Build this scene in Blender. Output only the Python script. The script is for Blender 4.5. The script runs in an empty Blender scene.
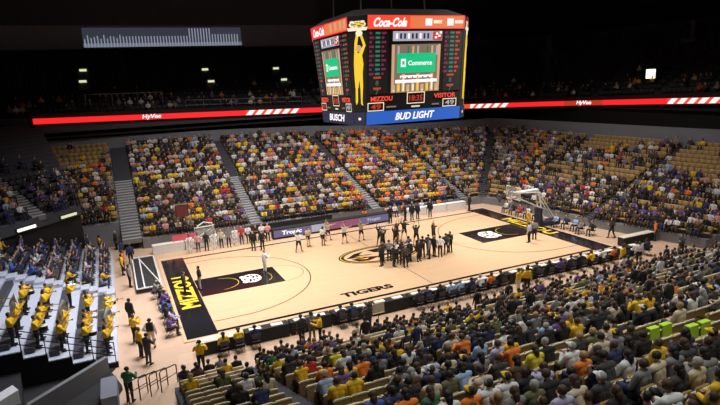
import bpy, bmesh, math, random
import numpy as np
from mathutils import Vector, Matrix
random.seed(7); rng = np.random.default_rng(7)
C = bpy.context.scene.collection
PI = math.pi

# ------------------------------------------------------------------ materials
def mat(name, col, rough=.7, metal=0., var=.12, scale=6., emis=None, strength=1.):
    m = bpy.data.materials.new(name); m.use_nodes = True
    nt = m.node_tree; b = nt.nodes['Principled BSDF']
    b.inputs['Roughness'].default_value = rough; b.inputs['Metallic'].default_value = metal
    if emis is not None:
        b.inputs['Base Color'].default_value = (0.01, .01, .01, 1)
        b.inputs['Emission Color'].default_value = (*emis, 1)
        b.inputs['Emission Strength'].default_value = strength
        return m
    tc = nt.nodes.new('ShaderNodeTexCoord'); nz = nt.nodes.new('ShaderNodeTexNoise')
    nz.inputs['Scale'].default_value = scale; nz.inputs['Detail'].default_value = 3
    nt.links.new(tc.outputs['Object'], nz.inputs['Vector'])
    mx = nt.nodes.new('ShaderNodeMix'); mx.data_type = 'RGBA'
    mx.inputs['A'].default_value = (*[c*(1-var) for c in col], 1)
    mx.inputs['B'].default_value = (*[min(1, c*(1+var)) for c in col], 1)
    nt.links.new(nz.outputs['Fac'], mx.inputs['Factor'])
    nt.links.new(mx.outputs['Result'], b.inputs['Base Color'])
    return m

def wood_mat(name, c1, c2, c3, rough, plank=.09, length=2.2):
    m = bpy.data.materials.new(name); m.use_nodes = True
    nt = m.node_tree; b = nt.nodes['Principled BSDF']; b.inputs['Roughness'].default_value = rough
    tc = nt.nodes.new('ShaderNodeTexCoord'); br = nt.nodes.new('ShaderNodeTexBrick')
    nt.links.new(tc.outputs['Object'], br.inputs['Vector'])
    br.inputs['Scale'].default_value = 1; br.inputs['Brick Width'].default_value = length
    br.inputs['Row Height'].default_value = plank; br.inputs['Mortar Size'].default_value = .002
    br.inputs['Color1'].default_value = (*c1, 1); br.inputs['Color2'].default_value = (*c2, 1)
    br.inputs['Mortar'].default_value = (*c3, 1)
    nz = nt.nodes.new('ShaderNodeTexNoise'); mp = nt.nodes.new('ShaderNodeMapping')
    mp.inputs['Scale'].default_value = (.6, 9, 1)
    nt.links.new(tc.outputs['Object'], mp.inputs['Vector']); nt.links.new(mp.outputs['Vector'], nz.inputs['Vector'])
    nz.inputs['Scale'].default_value = 2.2; nz.inputs['Detail'].default_value = 5
    mx = nt.nodes.new('ShaderNodeMix'); mx.data_type = 'RGBA'; mx.blend_type = 'MULTIPLY'
    mx.inputs['Factor'].default_value = .35
    rp = nt.nodes.new('ShaderNodeValToRGB')
    rp.color_ramp.elements[0].color = (.62, .55, .5, 1); rp.color_ramp.elements[1].color = (1, 1, 1, 1)
    nt.links.new(nz.outputs['Fac'], rp.inputs['Fac'])
    nt.links.new(br.outputs['Color'], mx.inputs['A']); nt.links.new(rp.outputs['Color'], mx.inputs['B'])
    nt.links.new(mx.outputs['Result'], b.inputs['Base Color'])
    return m

M = {}
M['wood'] = wood_mat('maple_court', (.72, .49, .31), (.77, .535, .345), (.48, .31, .19), .3)
M['floor'] = wood_mat('arena_floor', (.58, .40, .29), (.64, .45, .33), (.45, .32, .24), .5, 1.2, 2.4)
M['paint_black'] = mat('glossy_black_paint', (.012, .012, .015), .12, 0, .2)
M['paint_gold'] = mat('gold_paint', (.85, .62, .05), .35)
M['paint_white'] = mat('white_paint', (.85, .84, .8), .35)
M['paint_line'] = mat('dark_line_paint', (.06, .045, .04), .4)
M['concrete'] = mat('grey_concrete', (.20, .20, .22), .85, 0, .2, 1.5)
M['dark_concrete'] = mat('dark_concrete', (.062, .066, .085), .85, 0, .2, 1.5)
M['step_nose'] = mat('pale_step_nosing', (.55, .58, .64), .7)
M['wall_grey'] = mat('painted_grey_wall', (.21, .22, .27), .8, 0, .12, .6)
M['black'] = mat('matte_black', (.012, .012, .014), .8)
M['housing'] = mat('scoreboard_housing', (.003, .003, .004), .9)
M['black_metal'] = mat('black_powder_coated_metal', (.02, .02, .022), .4, .6)
M['steel'] = mat('brushed_steel', (.5, .5, .53), .35, .9)
M['seat_gold'] = mat('gold_seat_fabric', (.40, .25, .085), .7, 0, .15, 3)
M['seat_edge'] = mat('pale_seat_edge', (.74, .68, .50), .5)
M['seat_black'] = mat('charcoal_and_unlit_seat', (.05, .05, .06), .7)
M['platform'] = mat('pale_bleacher_platform', (.50, .52, .62), .55, 0, .1, 2)
M['white_panel'] = mat('white_panel', (.78, .78, .80), .5)
M['cream_top'] = mat('cream_table_top', (.72, .66, .54), .5)
M['pink_banner'] = mat('pink_red_banner', (.75, .12, .16), .6)
M['cloth_black'] = mat('black_table_skirt', (.02, .02, .022), .85)
M['paper'] = mat('white_paper', (.85, .85, .85), .7)
M['brass'] = mat('polished_brass', (.85, .6, .22), .25, .9)
M['glass'] = mat('backboard_glass', (.75, .78, .8), .12)
M['glass'].node_tree.nodes['Principled BSDF'].inputs['Alpha'].default_value = .3
M['lime'] = mat('lime_cloth', (.50, .78, .05), .7)
M['blue_pad'] = mat('dark_blue_pad', (.022, .02, .05), .6)
M['rim'] = mat('orange_rim', (.8, .18, .03), .4)
M['net'] = mat('white_net', (.8, .8, .8), .7)
M['camera_red'] = mat('maroon_panel', (.16, .03, .03), .6)
def em(key, col, s=1.): M[key] = mat('lit_'+key, col, emis=col, strength=s)
em('e_red', (1, .02, .025), 1.0); em('e_redorange', (1, .07, .03), 1.0); em('e_orange', (.95, .22, .08), .9); em('e_white', (1, .93, .93), 1.1)
em('e_blue', (.02, .14, .66), .8); em('e_navy', (.01, .015, .06), .8); em('e_green', (.0, .55, .22), 1.0); em('e_grey', (.52, .50, .58), .8)
em('e_gold', (1, .62, .02), 1.0); em('e_brown', (.22, .15, .10), 1.0); em('e_ltgreen', (.06, .5, .3), .35); em('e_magenta', (.5, .04, .16), .35)
em('e_dimred', (.75, .05, .02), .7); em('e_warm', (1, .86, .62), 1.0); em('e_step', (.9, .95, .55), .8); em('e_purple', (.20, .17, .34), .7)
em('e_mauve', (.42, .12, .22), .7); em('e_tan', (.72, .42, .22), .9); em('e_window', (1, .93, .65), 2.0); em('e_sky', (.5, .55, .75), .07); em('e_strip', (.6, .65, .85), .42); em('e_strip2', (.6, .65, .85), .25); em('e_exit', (.9, 1, .8), 1.6)
PAL = dict(black=(.016, .016, .019), charcoal=(.05, .05, .055), navy=(.03, .04, .12), grey=(.22, .22, .24), brown=(.10, .055, .035),
           olive=(.13, .14, .07), white=(.75, .75, .78), cream=(.62, .52, .38), gold=(.85, .52, .02), yellow=(.80, .68, .05),
           orange=(.85, .22, .03), red=(.55, .04, .04), purple=(.16, .09, .32), blue=(.06, .13, .48), light_blue=(.35, .48, .75),
           lavender=(.50, .48, .72), green=(.04, .16, .08), pink=(.70, .35, .33))
PALN = list(PAL)
for k, v in PAL.items(): M['c_'+k] = mat(k+'_cloth', v, .85, 0, .18, 9)
SKN = ['skin_light', 'skin_tan', 'skin_dark']
for k, v in zip(SKN, [(.62, .38, .27), (.48, .28, .18), (.16, .08, .05)]): M[k] = mat(k, v, .55, 0, .06)
HRN = ['hair_black', 'hair_brown', 'hair_blond', 'hair_grey']
for k, v in zip(HRN, [(.012, .01, .01), (.06, .032, .018), (.38, .24, .10), (.35, .34, .33)]): M[k] = mat(k, v, .6, 0, .3, 30)

# ------------------------------------------------------------------ mesh helpers
class MB:
    def __init__(s): s.v = []; s.f = []; s.mi = []; s.mats = []
    def m(s, mm):
        if mm not in s.mats: s.mats.append(mm)
        return s.mats.index(mm)
    def poly(s, pts, mm=None):
        b = len(s.v); s.v += [tuple(p) for p in pts]; s.f.append(list(range(b, b+len(pts)))); s.mi.append(s.m(mm) if mm else 0)
    def box(s, x0, x1, y0, y1, z0, z1, mm=None, bev=0):
        b = len(s.v); s.v += [(x, y, z) for z in (z0, z1) for x, y in ((x0, y0), (x1, y0), (x1, y1), (x0, y1))]
        i = s.m(mm) if mm else 0
        for f in ((3, 2, 1, 0), (4, 5, 6, 7), (0, 1, 5, 4), (1, 2, 6, 5), (2, 3, 7, 6), (3, 0, 4, 7)):
            s.f.append([b+k for k in f]); s.mi.append(i)
    def tube(s, pts, r, n=8, mm=None, closed=False):
        pts = [Vector(p) for p in pts]; rs = r if isinstance(r, (list, tuple)) else [r]*len(pts)
        i = s.m(mm) if mm else 0; rings = []; ref = None
        for k, p in enumerate(pts):
            if closed: d = pts[(k+1) % len(pts)]-pts[k-1]
            else: d = pts[min(k+1, len(pts)-1)]-pts[max(k-1, 0)]
            d.normalize()
            if ref is None: ref = Vector((0, 0, 1)) if abs(d.z) < .9 else Vector((1, 0, 0))
            u = d.cross(ref).normalized(); w = u.cross(d); ref = w
            b = len(s.v); rings.append(b)
            for a in range(n):
                t = 2*PI*a/n; s.v.append(tuple(p+u*math.cos(t)*rs[k]+w*math.sin(t)*rs[k]))
        nr = len(rings)
        for k in range(nr if closed else nr-1):
            a, c = rings[k], rings[(k+1) % nr]
            for j in range(n): s.f.append([a+j, a+(j+1) % n, c+(j+1) % n, c+j]); s.mi.append(i)
        if not closed:
            s.f.append([rings[0]+j for j in range(n)][::-1]); s.mi.append(i)
            s.f.append([rings[-1]+j for j in range(n)]); s.mi.append(i)
    def prism(s, pts2, z0, z1, mm=None, fn=None):
        fn = fn or (lambda x, y, z: (x, y, z)); n = len(pts2); b = len(s.v); i = s.m(mm) if mm else 0
        s.v += [fn(x, y, z0) for x, y in pts2]+[fn(x, y, z1) for x, y in pts2]
        s.f.append([b+k for k in range(n)][::-1]); s.mi.append(i); s.f.append([b+n+k for k in range(n)]); s.mi.append(i)
        for k in range(n): s.f.append([b+k, b+(k+1) % n, b+n+(k+1) % n, b+n+k]); s.mi.append(i)
    def mesh(s, name, default=None, smooth=False):
        me = bpy.data.meshes.new(name); me.from_pydata(s.v, [], s.f)
        for mm in (s.mats or [default]): me.materials.append(mm)
        if s.mats: me.polygons.foreach_set('material_index', s.mi)
        if smooth: me.polygons.foreach_set('use_smooth', [True]*len(s.f))
        bm = bmesh.new(); bm.from_mesh(me); bmesh.ops.recalc_face_normals(bm, faces=bm.faces); bm.to_mesh(me); bm.free()
        me.update(); return me
    def build(s, name, default=None, parent=None, loc=None, smooth=False):
        return link(name, s.mesh(name, default, smooth), parent, loc)

def link(name, me, parent=None, loc=None, rz=0):
    o = bpy.data.objects.new(name, me); C.objects.link(o)
    if parent: o.parent = parent
    if loc is not None: o.location = loc
    if rz: o.rotation_euler = (0, 0, rz)
    return o
def tag(o, label, cat, group=None, kind=None):
    o['label'] = label; o['category'] = cat
    if group: o['group'] = group
    if kind: o['kind'] = kind
    return o
def empty(name, loc, label, cat, group=None, rz=0):
    o = bpy.data.objects.new(name, None); C.objects.link(o); o.location = loc; o.rotation_euler = (0, 0, rz)
    o.empty_display_size = .2
    return tag(o, label, cat, group)
def struct(o): o['kind'] = 'structure'; return o
def dup(root, loc, rz, label, group=None):
    r = root.copy(); C.objects.link(r); r.location = loc; r.rotation_euler = (0, 0, rz); r['label'] = label
    if group: r['group'] = group
    for ch in list(root.children):
        c = ch.copy(); C.objects.link(c); c.parent = r
        for g in list(ch.children):
            d = g.copy(); C.objects.link(d); d.parent = c
    return r
def text_mesh(body, size, mm, name, parent=None, M4=None, ext=.01, off=0., shear=0., width=None, space=1., height=None):
    cu = bpy.data.curves.new('txt', 'FONT'); cu.body = body; cu.size = size; cu.extrude = ext; cu.offset = off
    cu.shear = shear; cu.align_x = 'CENTER'; cu.align_y = 'CENTER'; cu.space_character = space; cu.resolution_u = 3
    t = bpy.data.objects.new('txt', cu); C.objects.link(t)
    dg = bpy.context.evaluated_depsgraph_get(); me = bpy.data.meshes.new_from_object(t.evaluated_get(dg))
    bpy.data.objects.remove(t); bpy.data.curves.remove(cu)
    me.materials.clear(); me.materials.append(mm)
    co = np.array([v.co[:] for v in me.vertices])
    cx = (co[:, 0].max()+co[:, 0].min())/2; cy = (co[:, 1].max()+co[:, 1].min())/2
    sx = width/(co[:, 0].max()-co[:, 0].min()) if width else 1; sy = height/(co[:, 1].max()-co[:, 1].min()) if height else 1
    for v in me.vertices: v.co = ((v.co.x-cx)*sx, (v.co.y-cy)*sy, v.co.z)
    me.name = name
    if M4 is not None: me.transform(M4)
    return link(name, me, parent)
ONES = ['', 'first', 'second', 'third', 'fourth', 'fifth', 'sixth', 'seventh', 'eighth', 'ninth', 'tenth', 'eleventh', 'twelfth', 'thirteenth', 'fourteenth',
        'fifteenth', 'sixteenth', 'seventeenth', 'eighteenth', 'nineteenth']
TENS = {20: 'twenty', 30: 'thirty', 40: 'forty', 50: 'fifty', 60: 'sixty', 70: 'seventy', 80: 'eighty'}
def ordn(n):
    if n < 20: return ONES[n]
    t, u = n//10*10, n % 10
    return (TENS[t][:-1]+'ieth') if u == 0 else TENS[t]+'-'+ONES[u]

# ------------------------------------------------------------------ camera (kept for choosing which repeats show largest)
CAM = Vector((-18.4717, -37.9623, 13.4132)); YAW, PIT, ROL, FPX = .4161, .2111, -.0475, 551.066
fw = Vector((math.sin(YAW)*math.cos(PIT), math.cos(YAW)*math.cos(PIT), -math.sin(PIT)))
r0 = Vector((math.cos(YAW), -math.sin(YAW), 0)); u0 = r0.cross(fw)
rt = r0*math.cos(ROL)+u0*math.sin(ROL); up = -r0*math.sin(ROL)+u0*math.cos(ROL)
cam = bpy.data.cameras.new('camera'); cam.sensor_width = 36; cam.lens = FPX/720*36; cam.clip_end = 400
co = bpy.data.objects.new('camera', cam); C.objects.link(co)
co.matrix_world = Matrix(((rt.x, up.x, -fw.x, CAM.x), (rt.y, up.y, -fw.y, CAM.y), (rt.z, up.z, -fw.z, CAM.z), (0, 0, 0, 1)))
bpy.context.scene.camera = co
def view(p):
    d = Vector(p)-CAM; z = d.dot(fw)
    if z < .5: return None
    return 360+FPX*d.dot(rt)/z, 202.5-FPX*d.dot(up)/z, z

# ------------------------------------------------------------------ room shell
def shell(name, x0, x1, y0, y1, z0, z1, m):
    b = MB(); b.box(x0, x1, y0, y1, z0, z1); return struct(b.build(name, m))
shell('floor', -60, 62, -56, 60, -.3, 0, M['floor'])
shell('ceiling', -60, 62, -56, 60, 31, 31.4, M['dark_concrete'])
shell('wall_far', -60, 62, 52, 52.5, 0, 31, M['dark_concrete'])
shell('wall_near', -60, 62, -56.5, -56, 0, 31, M['dark_concrete'])
shell('wall_left', -60.5, -60, -56, 52, 0, 31, M['dark_concrete'])
shell('wall_right', 62, 62.5, -56, 52, 0, 31, M['dark_concrete'])

# ------------------------------------------------------------------ court
b = MB(); b.box(-16.3, 16.5, -8.35, 8.9, 0, .05)
court = struct(b.build('hardwood_court', M['wood']))
Z1 = .052
def flat(name, pts, mm, z=Z1, t=.003):
    b = MB(); b.prism(pts, z, z+t); return b.build(name, mm, court)
def strip_ring(b, pts, w, z, mm=None, closed=False):
    n = len(pts)
    for k in range(n if closed else n-1):
        a = Vector(pts[k]); c = Vector(pts[(k+1) % n]); d = (c-a).normalized(); nn = Vector((-d.y, d.x))*w/2
        b.poly([(*(a-nn), z), (*(c-nn), z), (*(c+nn), z), (*(a+nn), z)], mm)
def line(name, pts, w, mm, z=Z1+.004, closed=False):
    b = MB(); strip_ring(b, pts, w, z, None, closed); return b.build(name, mm, court)
flat('baseline_apron', [(-16.1, -8.1), (-14.38, -8.1), (-14.38, 8.2), (-16.1, 8.2)], M['paint_black'])
flat('baseline_apron', [(14.38, -8.1), (16.2, -8.1), (16.2, 8.6), (14.38, 8.6)], M['paint_black'])
flat('sideline_border', [(-14.38, -7.95), (14.38, -7.95), (14.38, -7.67), (-14.38, -7.67)], M['paint_black'])
flat('sideline_border', [(-14.38, 7.67), (14.38, 7.67), (14.38, 7.95), (-14.38, 7.95)], M['paint_black'])
flat('painted_key', [(-14.34, -1.83), (-8.53, -1.83), (-8.53, 1.83), (-14.34, 1.83)], M['paint_black'])
flat('painted_key', [(8.53, -1.83), (14.34, -1.83), (14.34, 1.83), (8.53, 1.83)], M['paint_black'])
for s in (-1, 1):
    hx = s*(14.325-1.6)
    arc = [(hx-s*6.32*math.cos(t), 6.32*math.sin(t)) for t in [PI/2*k/24 for k in range(-24, 25)]]
    line('three_point_line', [(s*14.32, -6.32)]+arc+[(s*14.32, 6.32)], .08, M['paint_line'])
    line('free_throw_arc', [(s*8.53-s*1.83*math.cos(t), 1.83*math.sin(t)) for t in [PI/2*k/12 for k in range(-12, 13)]], .04, M['paint_line'])
    line('restricted_arc', [(hx-s*1.22*math.cos(t), 1.22*math.sin(t)) for t in [PI/2*k/10 for k in range(-10, 11)]], .04, M['paint_gold'])
    line('lane_marks', [(s*9.6+.5*math.cos(t), 1.0*math.sin(t)) for t in [PI/2*k/8 for k in range(-8, 9)]], .03, M['paint_gold'], Z1+.005) if s < 0 else None
line('halfcourt_line', [(0, -7.6), (0, 7.6)], .05, M['paint_line'])
# tiger head emblem: white disc, dark stripes
def tiger(name, fn, parent, scale=1., white='paint_white', dark='paint_black', gold=None, bz=Z1+.006):
    b = MB()
    def P(pts, z, m): b.poly([fn(x*scale, y*scale, z) for x, y in pts], m)
    el = lambda cx, cy, rx, ry, n=20, a0=0: [(cx+rx*math.cos(2*PI*k/n+a0), cy+ry*math.sin(2*PI*k/n+a0)) for k in range(n)]
    P(el(0, 0, 1.0, .8), bz, M[white])
    if gold: P(el(.15, .05, .62, .5), bz+.002, M[gold])
    P(el(-.62, .62, .26, .22), bz+.001, M[white]); P(el(.6, .62, .26, .22), bz+.001, M[white])
    for pts in ([(-.75, .35), (-.1, .15), (-.2, .02), (-.8, .15)], [(-.7, -.02), (-.3, -.05), (-.35, -.16), (-.75, -.2)], [(.78, .3), (.3, .2), (.28, .08), (.82, .1)],
                [(-.12, .62), (.02, .3), (.12, .62)], [(-.35, .6), (-.24, .35), (-.18, .6)], [(.22, .6), (.3, .35), (.42, .58)],
                [(-.1, -.1), (.35, -.12), (.5, -.3), (.12, -.34)], [(0, -.45), (.6, -.42), (.4, -.62), (.05, -.62)], [(.8, -.05), (.5, -.1), (.55, -.2), (.85, -.2)],
                [(-.55, -.4), (-.2, -.3), (-.3, -.5)]):
        P(pts, bz+.004, M[dark])
    o = b.build(name, M[white], parent); return o
tiger('tiger_emblem', lambda x, y, z: (-10.55-y, x+.05, z), court, .9)
tiger('tiger_emblem', lambda x, y, z: (10.4+y, -x, z), court, 1.05)
# centre oval emblem with tiger stripes
b = MB()
el = lambda cx, cy, rx, ry, n=48: [(cx+rx*math.cos(2*PI*k/n), cy+ry*math.sin(2*PI*k/n)) for k in range(n)]
for rx, ry, m, z in ((3.5, 2.1, 'paint_black', 0), (3.38, 1.98, 'paint_gold', .002), (3.31, 1.91, 'paint_black', .004), (3.06, 1.7, 'wood', .006)):
    b.poly([(x, y, Z1+.005+z) for x, y in el(0, .35, rx, ry)], M[m])
def band(pts): b.poly([(x, y, Z1+.016) for x, y in pts], M['paint_black'])
band([(-2.95, .35), (-1.9, 1.25), (-1.0, 1.45), (-1.7, .75), (-.6, .45), (-2.0, .15)])
band([(-2.7, .0), (-1.4, .1), (-.2, -.3), (-1.6, -.9), (-2.3, -.7)])
band([(-.6, 1.6), (.9, 1.7), (.1, 1.0), (1.0, .5), (-.3, .8)])
band([(1.3, 1.5), (2.4, 1.0), (1.4, .7), (2.8, .5), (1.3, .2)])
band([(.2, .1), (1.8, -.2), (2.6, -.5), (.9, -.9), (1.3, -.4), (.1, -.3)])
band([(-.6, -1.1), (.9, -1.2), (.2, -.75)])
for pts in ([(-2.3, .42), (-1.5, .5), (-1.0, .38), (-1.7, .3)], [(.5, 1.35), (1.2, 1.2), (.8, 1.1)], [(-2.2, -.2), (-1.2, -.25), (-1.5, -.45)]):
    b.poly([(x, y, Z1+.02) for x, y in pts], M['paint_gold'])
b.build('centre_emblem', M['wood'], court)
Rz = Matrix.Rotation
text_mesh('MIZZOU', 1.5, M['paint_gold'], 'painted_lettering', court, Matrix.Translation((-15.22, -.1, Z1+.006)) @ Rz(PI/2, 4, 'Z'), 0.001, .05, width=6.7, height=1.2)
text_mesh('MIZZOU', 1.5, M['paint_gold'], 'painted_lettering', court, Matrix.Translation((15.3, .5, Z1+.006)) @ Rz(-PI/2, 4, 'Z'), 0.001, .05, width=6.5, height=1.15)
text_mesh('TIGERS', 1.0, M['paint_black'], 'painted_lettering', court, Matrix.Translation((-4.35, -6.55, Z1+.006)), 0.001, .05, width=3.7, height=.75)

# ------------------------------------------------------------------ terraces
SLOTS = []
def lerp(a, c, t): return tuple(a[i]+(c[i]-a[i])*t for i in range(len(a)))
def terrace(name, F, T, n, m, aisles=(), base=0., seat_m='seat_gold', spacing=.56, margin=.62, close=True, seats=True, off=.64, edge=None):
    b = MB(); nv = len(F)
    def P(i, t): return (F[i][0]+(T[i][0]-F[i][0])*t, F[i][1]+(T[i][1]-F[i][1])*t)
    def Z(i, k): return F[i][2]+(T[i][2]-F[i][2])*k/n
    for k in range(n):
        for i in range(nv-1):
            a, c = P(i, k/n), P(i+1, k/n); a2, c2 = P(i, (k+1)/n), P(i+1, (k+1)/n)
            za, zc = Z(i, k), Z(i+1, k); pa, pc = (Z(i, k-1), Z(i+1, k-1)) if k else (base, base)
            b.poly([(*a, pa), (*c, pc), (*c, zc), (*a, za)], m); b.poly([(*a, za), (*c, zc), (*c2, zc), (*a2, za)], m)
            if edge:   # pale nosing strip on the tread edge
                e1, e2 = P(i, (k+.12)/n), P(i+1, (k+.12)/n)
                b.poly([(*a, za+.004), (*c, zc+.004), (*e2, zc+.004), (*e1, za+.004)], edge)
            if seats:
                t = (k+off)/n; s, e = Vector(P(i, t)), Vector(P(i+1, t)); L = (e-s).length; d = (e-s)/L
                fwd = Vector((-d.y, d.x)); toF = Vector(P(i, 0))-Vector(P(i, 1))
                if fwd.dot(toF) < 0: fwd = -fwd
                m0 = margin if i in aisles else .28; m1 = margin if i+1 in aisles else .28
                cnt = max(0, int((L-m0-m1)/spacing)+1); st = (L-m0-m1-(cnt-1)*spacing)/2+m0
                for j in range(cnt):
                    q = s+d*(st+j*spacing); u = (st+j*spacing)/L
                    SLOTS.append(dict(x=q.x, y=q.y, z=za+(zc-za)*u, rz=math.atan2(-fwd.x, fwd.y), t=name, k=k, i=i, j=j, c=cnt))
        if close:
            for i in (0, nv-1):
                a, a2, za = P(i, k/n), P(i, (k+1)/n), Z(i, k)
                b.poly([(*a, base), (*a2, base), (*a2, za), (*a, za)], m)
    if close:
        for i in range(nv-1):
            a, c = P(i, 1), P(i+1, 1); b.poly([(*a, base), (*c, base), (*c, Z(i+1, n-1)), (*a, Z(i, n-1))], m)
    o = b.build(name, m); o['kind'] = 'structure'
    return P, Z
def stairs(name, P0, P1, w, n, m, nose=True, base=None):
    """aisle stairs along P0->P1 lying just above a terrace"""
    b = MB(); a = Vector(P0); c = Vector(P1); d2 = Vector((c.x-a.x, c.y-a.y)); L = d2.length; d2 /= L; s = Vector((-d2.y, d2.x))*w/2
    for k in range(n):
        z = a.z+(c.z-a.z)*(k+1)/n-.02; p = a.xy+d2*L*k/n; q = a.xy+d2*L*(k+1)/n; zb = a.z+(c.z-a.z)*k/n-.3
        pts = [(*(p-s), zb), (*(p+s), zb), (*(p+s), z), (*(p-s), z)]
        b.poly(pts, m); b.poly([(*(p-s), z), (*(p+s), z), (*(q+s), z), (*(q-s), z)], m)
        for sg in (-1, 1): b.poly([(*(p+s*sg), zb), (*(q+s*sg), zb), (*(q+s*sg), z), (*(p+s*sg), z)], m)
        if nose:
            e = p+d2*.09; b.poly([(*(p-s), z+.004), (*(p+s), z+.004), (*(e+s), z+.004), (*(e-s), z+.004)], M['step_nose'])
            b.poly([(*(p-s-d2*.004), z-.07), (*(p+s-d2*.004), z-.07), (*(p+s-d2*.004), z), (*(p-s-d2*.004), z)], M['step_nose'])
    return struct(b.build(name, m))

# near stand
NF = [(-17.3, -13.2, .15), (-14.0, -13.2, .15), (-8.8, -13.2, .15), (-1.5, -13.2, .15), (6, -13.2, .15), (13, -13.2, .15), (19.5, -13.2, .15)]
NT = [(x, -34.7, 7.46) for x, y, z in NF]; NN = 25
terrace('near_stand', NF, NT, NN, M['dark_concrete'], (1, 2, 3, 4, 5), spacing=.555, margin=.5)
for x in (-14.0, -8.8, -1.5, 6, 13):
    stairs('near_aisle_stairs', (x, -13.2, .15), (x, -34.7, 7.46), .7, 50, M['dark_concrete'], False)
stairs('near_end_stairs', (-18.1, -14.6, 0.0), (-18.1, -34.7, 7.3), 1.3, 48, M['concrete'])
# far stand and right end stand (one curved bowl)
BF = [(-17.1, 13.2, .9), (-7, 12.7, .85), (5.4, 11.9, .8), (15.5, 11.0, .75), (17.7, 10.6, .75), (18.3, 8.7, .75), (19.4, -2.5, .75), (21.4, -12, .75)]
BT = [(-17.1, 30.4, 8.5), (-7.3, 30.3, 8.35), (4.0, 29.7, 8.0), (14.8, 28.3, 7.4), (31.6, 26.8, 6.9), (33.2, 8.4, 7.05), (33.2, -3.0, 7.05), (34.0, -18, 7.1)]
BN = 18
BT = [tuple(f[q]+(t[q]-f[q])*w_ for q in range(3)) for f, t, w_ in zip(BF, BT, (.91, .91, .91, .90, .88, .85, .85, .85))]
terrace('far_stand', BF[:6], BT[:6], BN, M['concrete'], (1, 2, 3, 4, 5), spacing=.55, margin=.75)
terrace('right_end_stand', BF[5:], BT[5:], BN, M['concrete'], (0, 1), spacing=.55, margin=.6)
for i in (1, 2, 3, 4, 5, 6):
    lit = i in (1,)
    a, c = Vector(BF[i]), Vector(BT[i])
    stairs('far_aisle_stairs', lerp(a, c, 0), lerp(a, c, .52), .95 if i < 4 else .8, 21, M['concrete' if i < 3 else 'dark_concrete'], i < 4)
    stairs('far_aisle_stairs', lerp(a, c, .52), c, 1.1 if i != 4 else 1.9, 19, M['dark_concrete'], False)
stairs('far_end_stairs', (-17.95, 13.3, .9), (-17.95, 22.5, 5.0), 1.6, 22, M['concrete'])
stairs('far_end_stairs', (-17.95, 22.5, 5.0), (-17.95, 28.9, 7.8), 1.6, 17, M['dark_concrete'], False)
# far left section, raised behind its own front wall
terrace('far_left_stand', [(-18.8, 15.5, 2.2), (-22.2, 15.5, 2.2)], [(-18.8, 29.0, 7.9), (-26.0, 29.0, 7.9)], 16, M['wall_grey'], (), spacing=.56)
# upper left block above the tunnel
GF = [(-21.5, 12.0, 4.8), (-24.2, 8.9, 4.8), (-29.0, 3.5, 4.8)]; GT = [(-25.4, 30, 11.2), (-32.5, 22, 11.2), (-40, 13, 11.2)]
terrace('upper_left_stand', GF, GT, 21, M['dark_concrete'], (1,), base=4.0, edge=M['wall_grey'], seat_m='seat_black', spacing=.58)
stairs('upper_left_aisle_stairs', (-24.2, 8.9, 4.8), (-32.5, 22, 11.2), 1.0, 42, M['concrete'])
# retractable left end bleachers
LF = [(-19.6, -9.3, .28), (-19.6, 1.6, .28), (-19.6, 12.6, .28)]; LT = [(-30.6, -9.3, 4.6), (-30.6, 1.6, 4.6), (-30.6, 12.6, 4.6)]
terrace('left_end_bleachers', LF, LT, 11, M['platform'], (1,), spacing=.55, margin=.7, off=.8)
b = MB()   # dark folded seat rows (each row is a low rail)
for k in range(11):
    x = -19.6-11*(k+.86)/11; z = .28+4.32*k/11
    for y0, y1 in ((-8.9, -5.6), (-4.9, .7), (2.5, 12.2)):
        b.box(x-.13, x+.30, y0, y1, z, z+.30, M['seat_black'])
struct(b.build('folded_bleacher_seating', M['seat_black']))
stairs('bleacher_aisle_stairs', (-19.6, 1.6, .28), (-30.6, 1.6, 4.6), 1.1, 22, M['platform'])

# walls above the lower bowl, fascia with ribbon display, upper deck
def wallstrip(name, pts, z0s, z1s, m, th=.2):
    b = MB()
    for k in range(len(pts)-1):
        a, c = Vector(pts[k]), Vector(pts[k+1]); d = (c-a).normalized(); nn = Vector((-d.y, d.x))*th
        for q0, q1 in ((a, c), (a+nn, c+nn)): b.poly([(*q0, z0s[k]), (*q1, z0s[k+1]), (*q1, z1s[k+1]), (*q0, z1s[k])])
        b.poly([(*a, z1s[k]), (*c, z1s[k+1]), (*(c+nn), z1s[k+1]), (*(a+nn), z1s[k])])
        b.poly([(*a, z0s[k]), (*c, z0s[k+1]), (*(c+nn), z0s[k+1]), (*(a+nn), z0s[k])])
    return struct(b.build(name, m))
top = [(-26.5, 29.3)]+[(p[0]+(.2 if p[0] > 25 else 0), p[1]+.2) for p in BT]
tz = [7.5]+[p[2]-.3 for p in BT]
wallstrip('wall_concourse', top, tz, [z+(1.55 if k < 5 else 2.1) for k, z in enumerate(tz)], M['wall_grey'])
wallstrip('wall_concourse_back', [(x*1.12 if x > 20 else x, y+4.5 if y > 20 else y) for x, y in top], [0]*9, [9.6]*9, M['black'])
RB = [(-25.9, 28, 11.23), (5.5, 28, 10.53), (16, 28, 10.15), (26.5, 26.5, 9.75), (33.0, 19.5, 9.78), (34.5, 12, 9.95), (34.5, 3.5, 10.18), (34.5, -20, 10.75)]
rz0 = [p[2]-.5 for p in RB]; rz1 = [p[2]+.75 for p in RB]
wallstrip('fascia', [(x+(.25 if x > 30 else 0), y+.25) for x, y, z in RB], rz0, rz1, M['black'], .3)
UF = [(x, y+.4, z+.45) for x, y, z in RB]; UF[0] = (-40, 28.4, 11.9); UF = [(x+(.4 if x > 30 else 0), y, z) for x, y, z in UF]
UT = [(-42, 44, 19.2), (5.5, 44, 18.7), (20, 44, 18.5), (36, 41, 18.3), (46, 31, 18.3), (50, 16, 18.4), (50, 3.5, 18.5), (50, -24, 18.8)]
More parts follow.
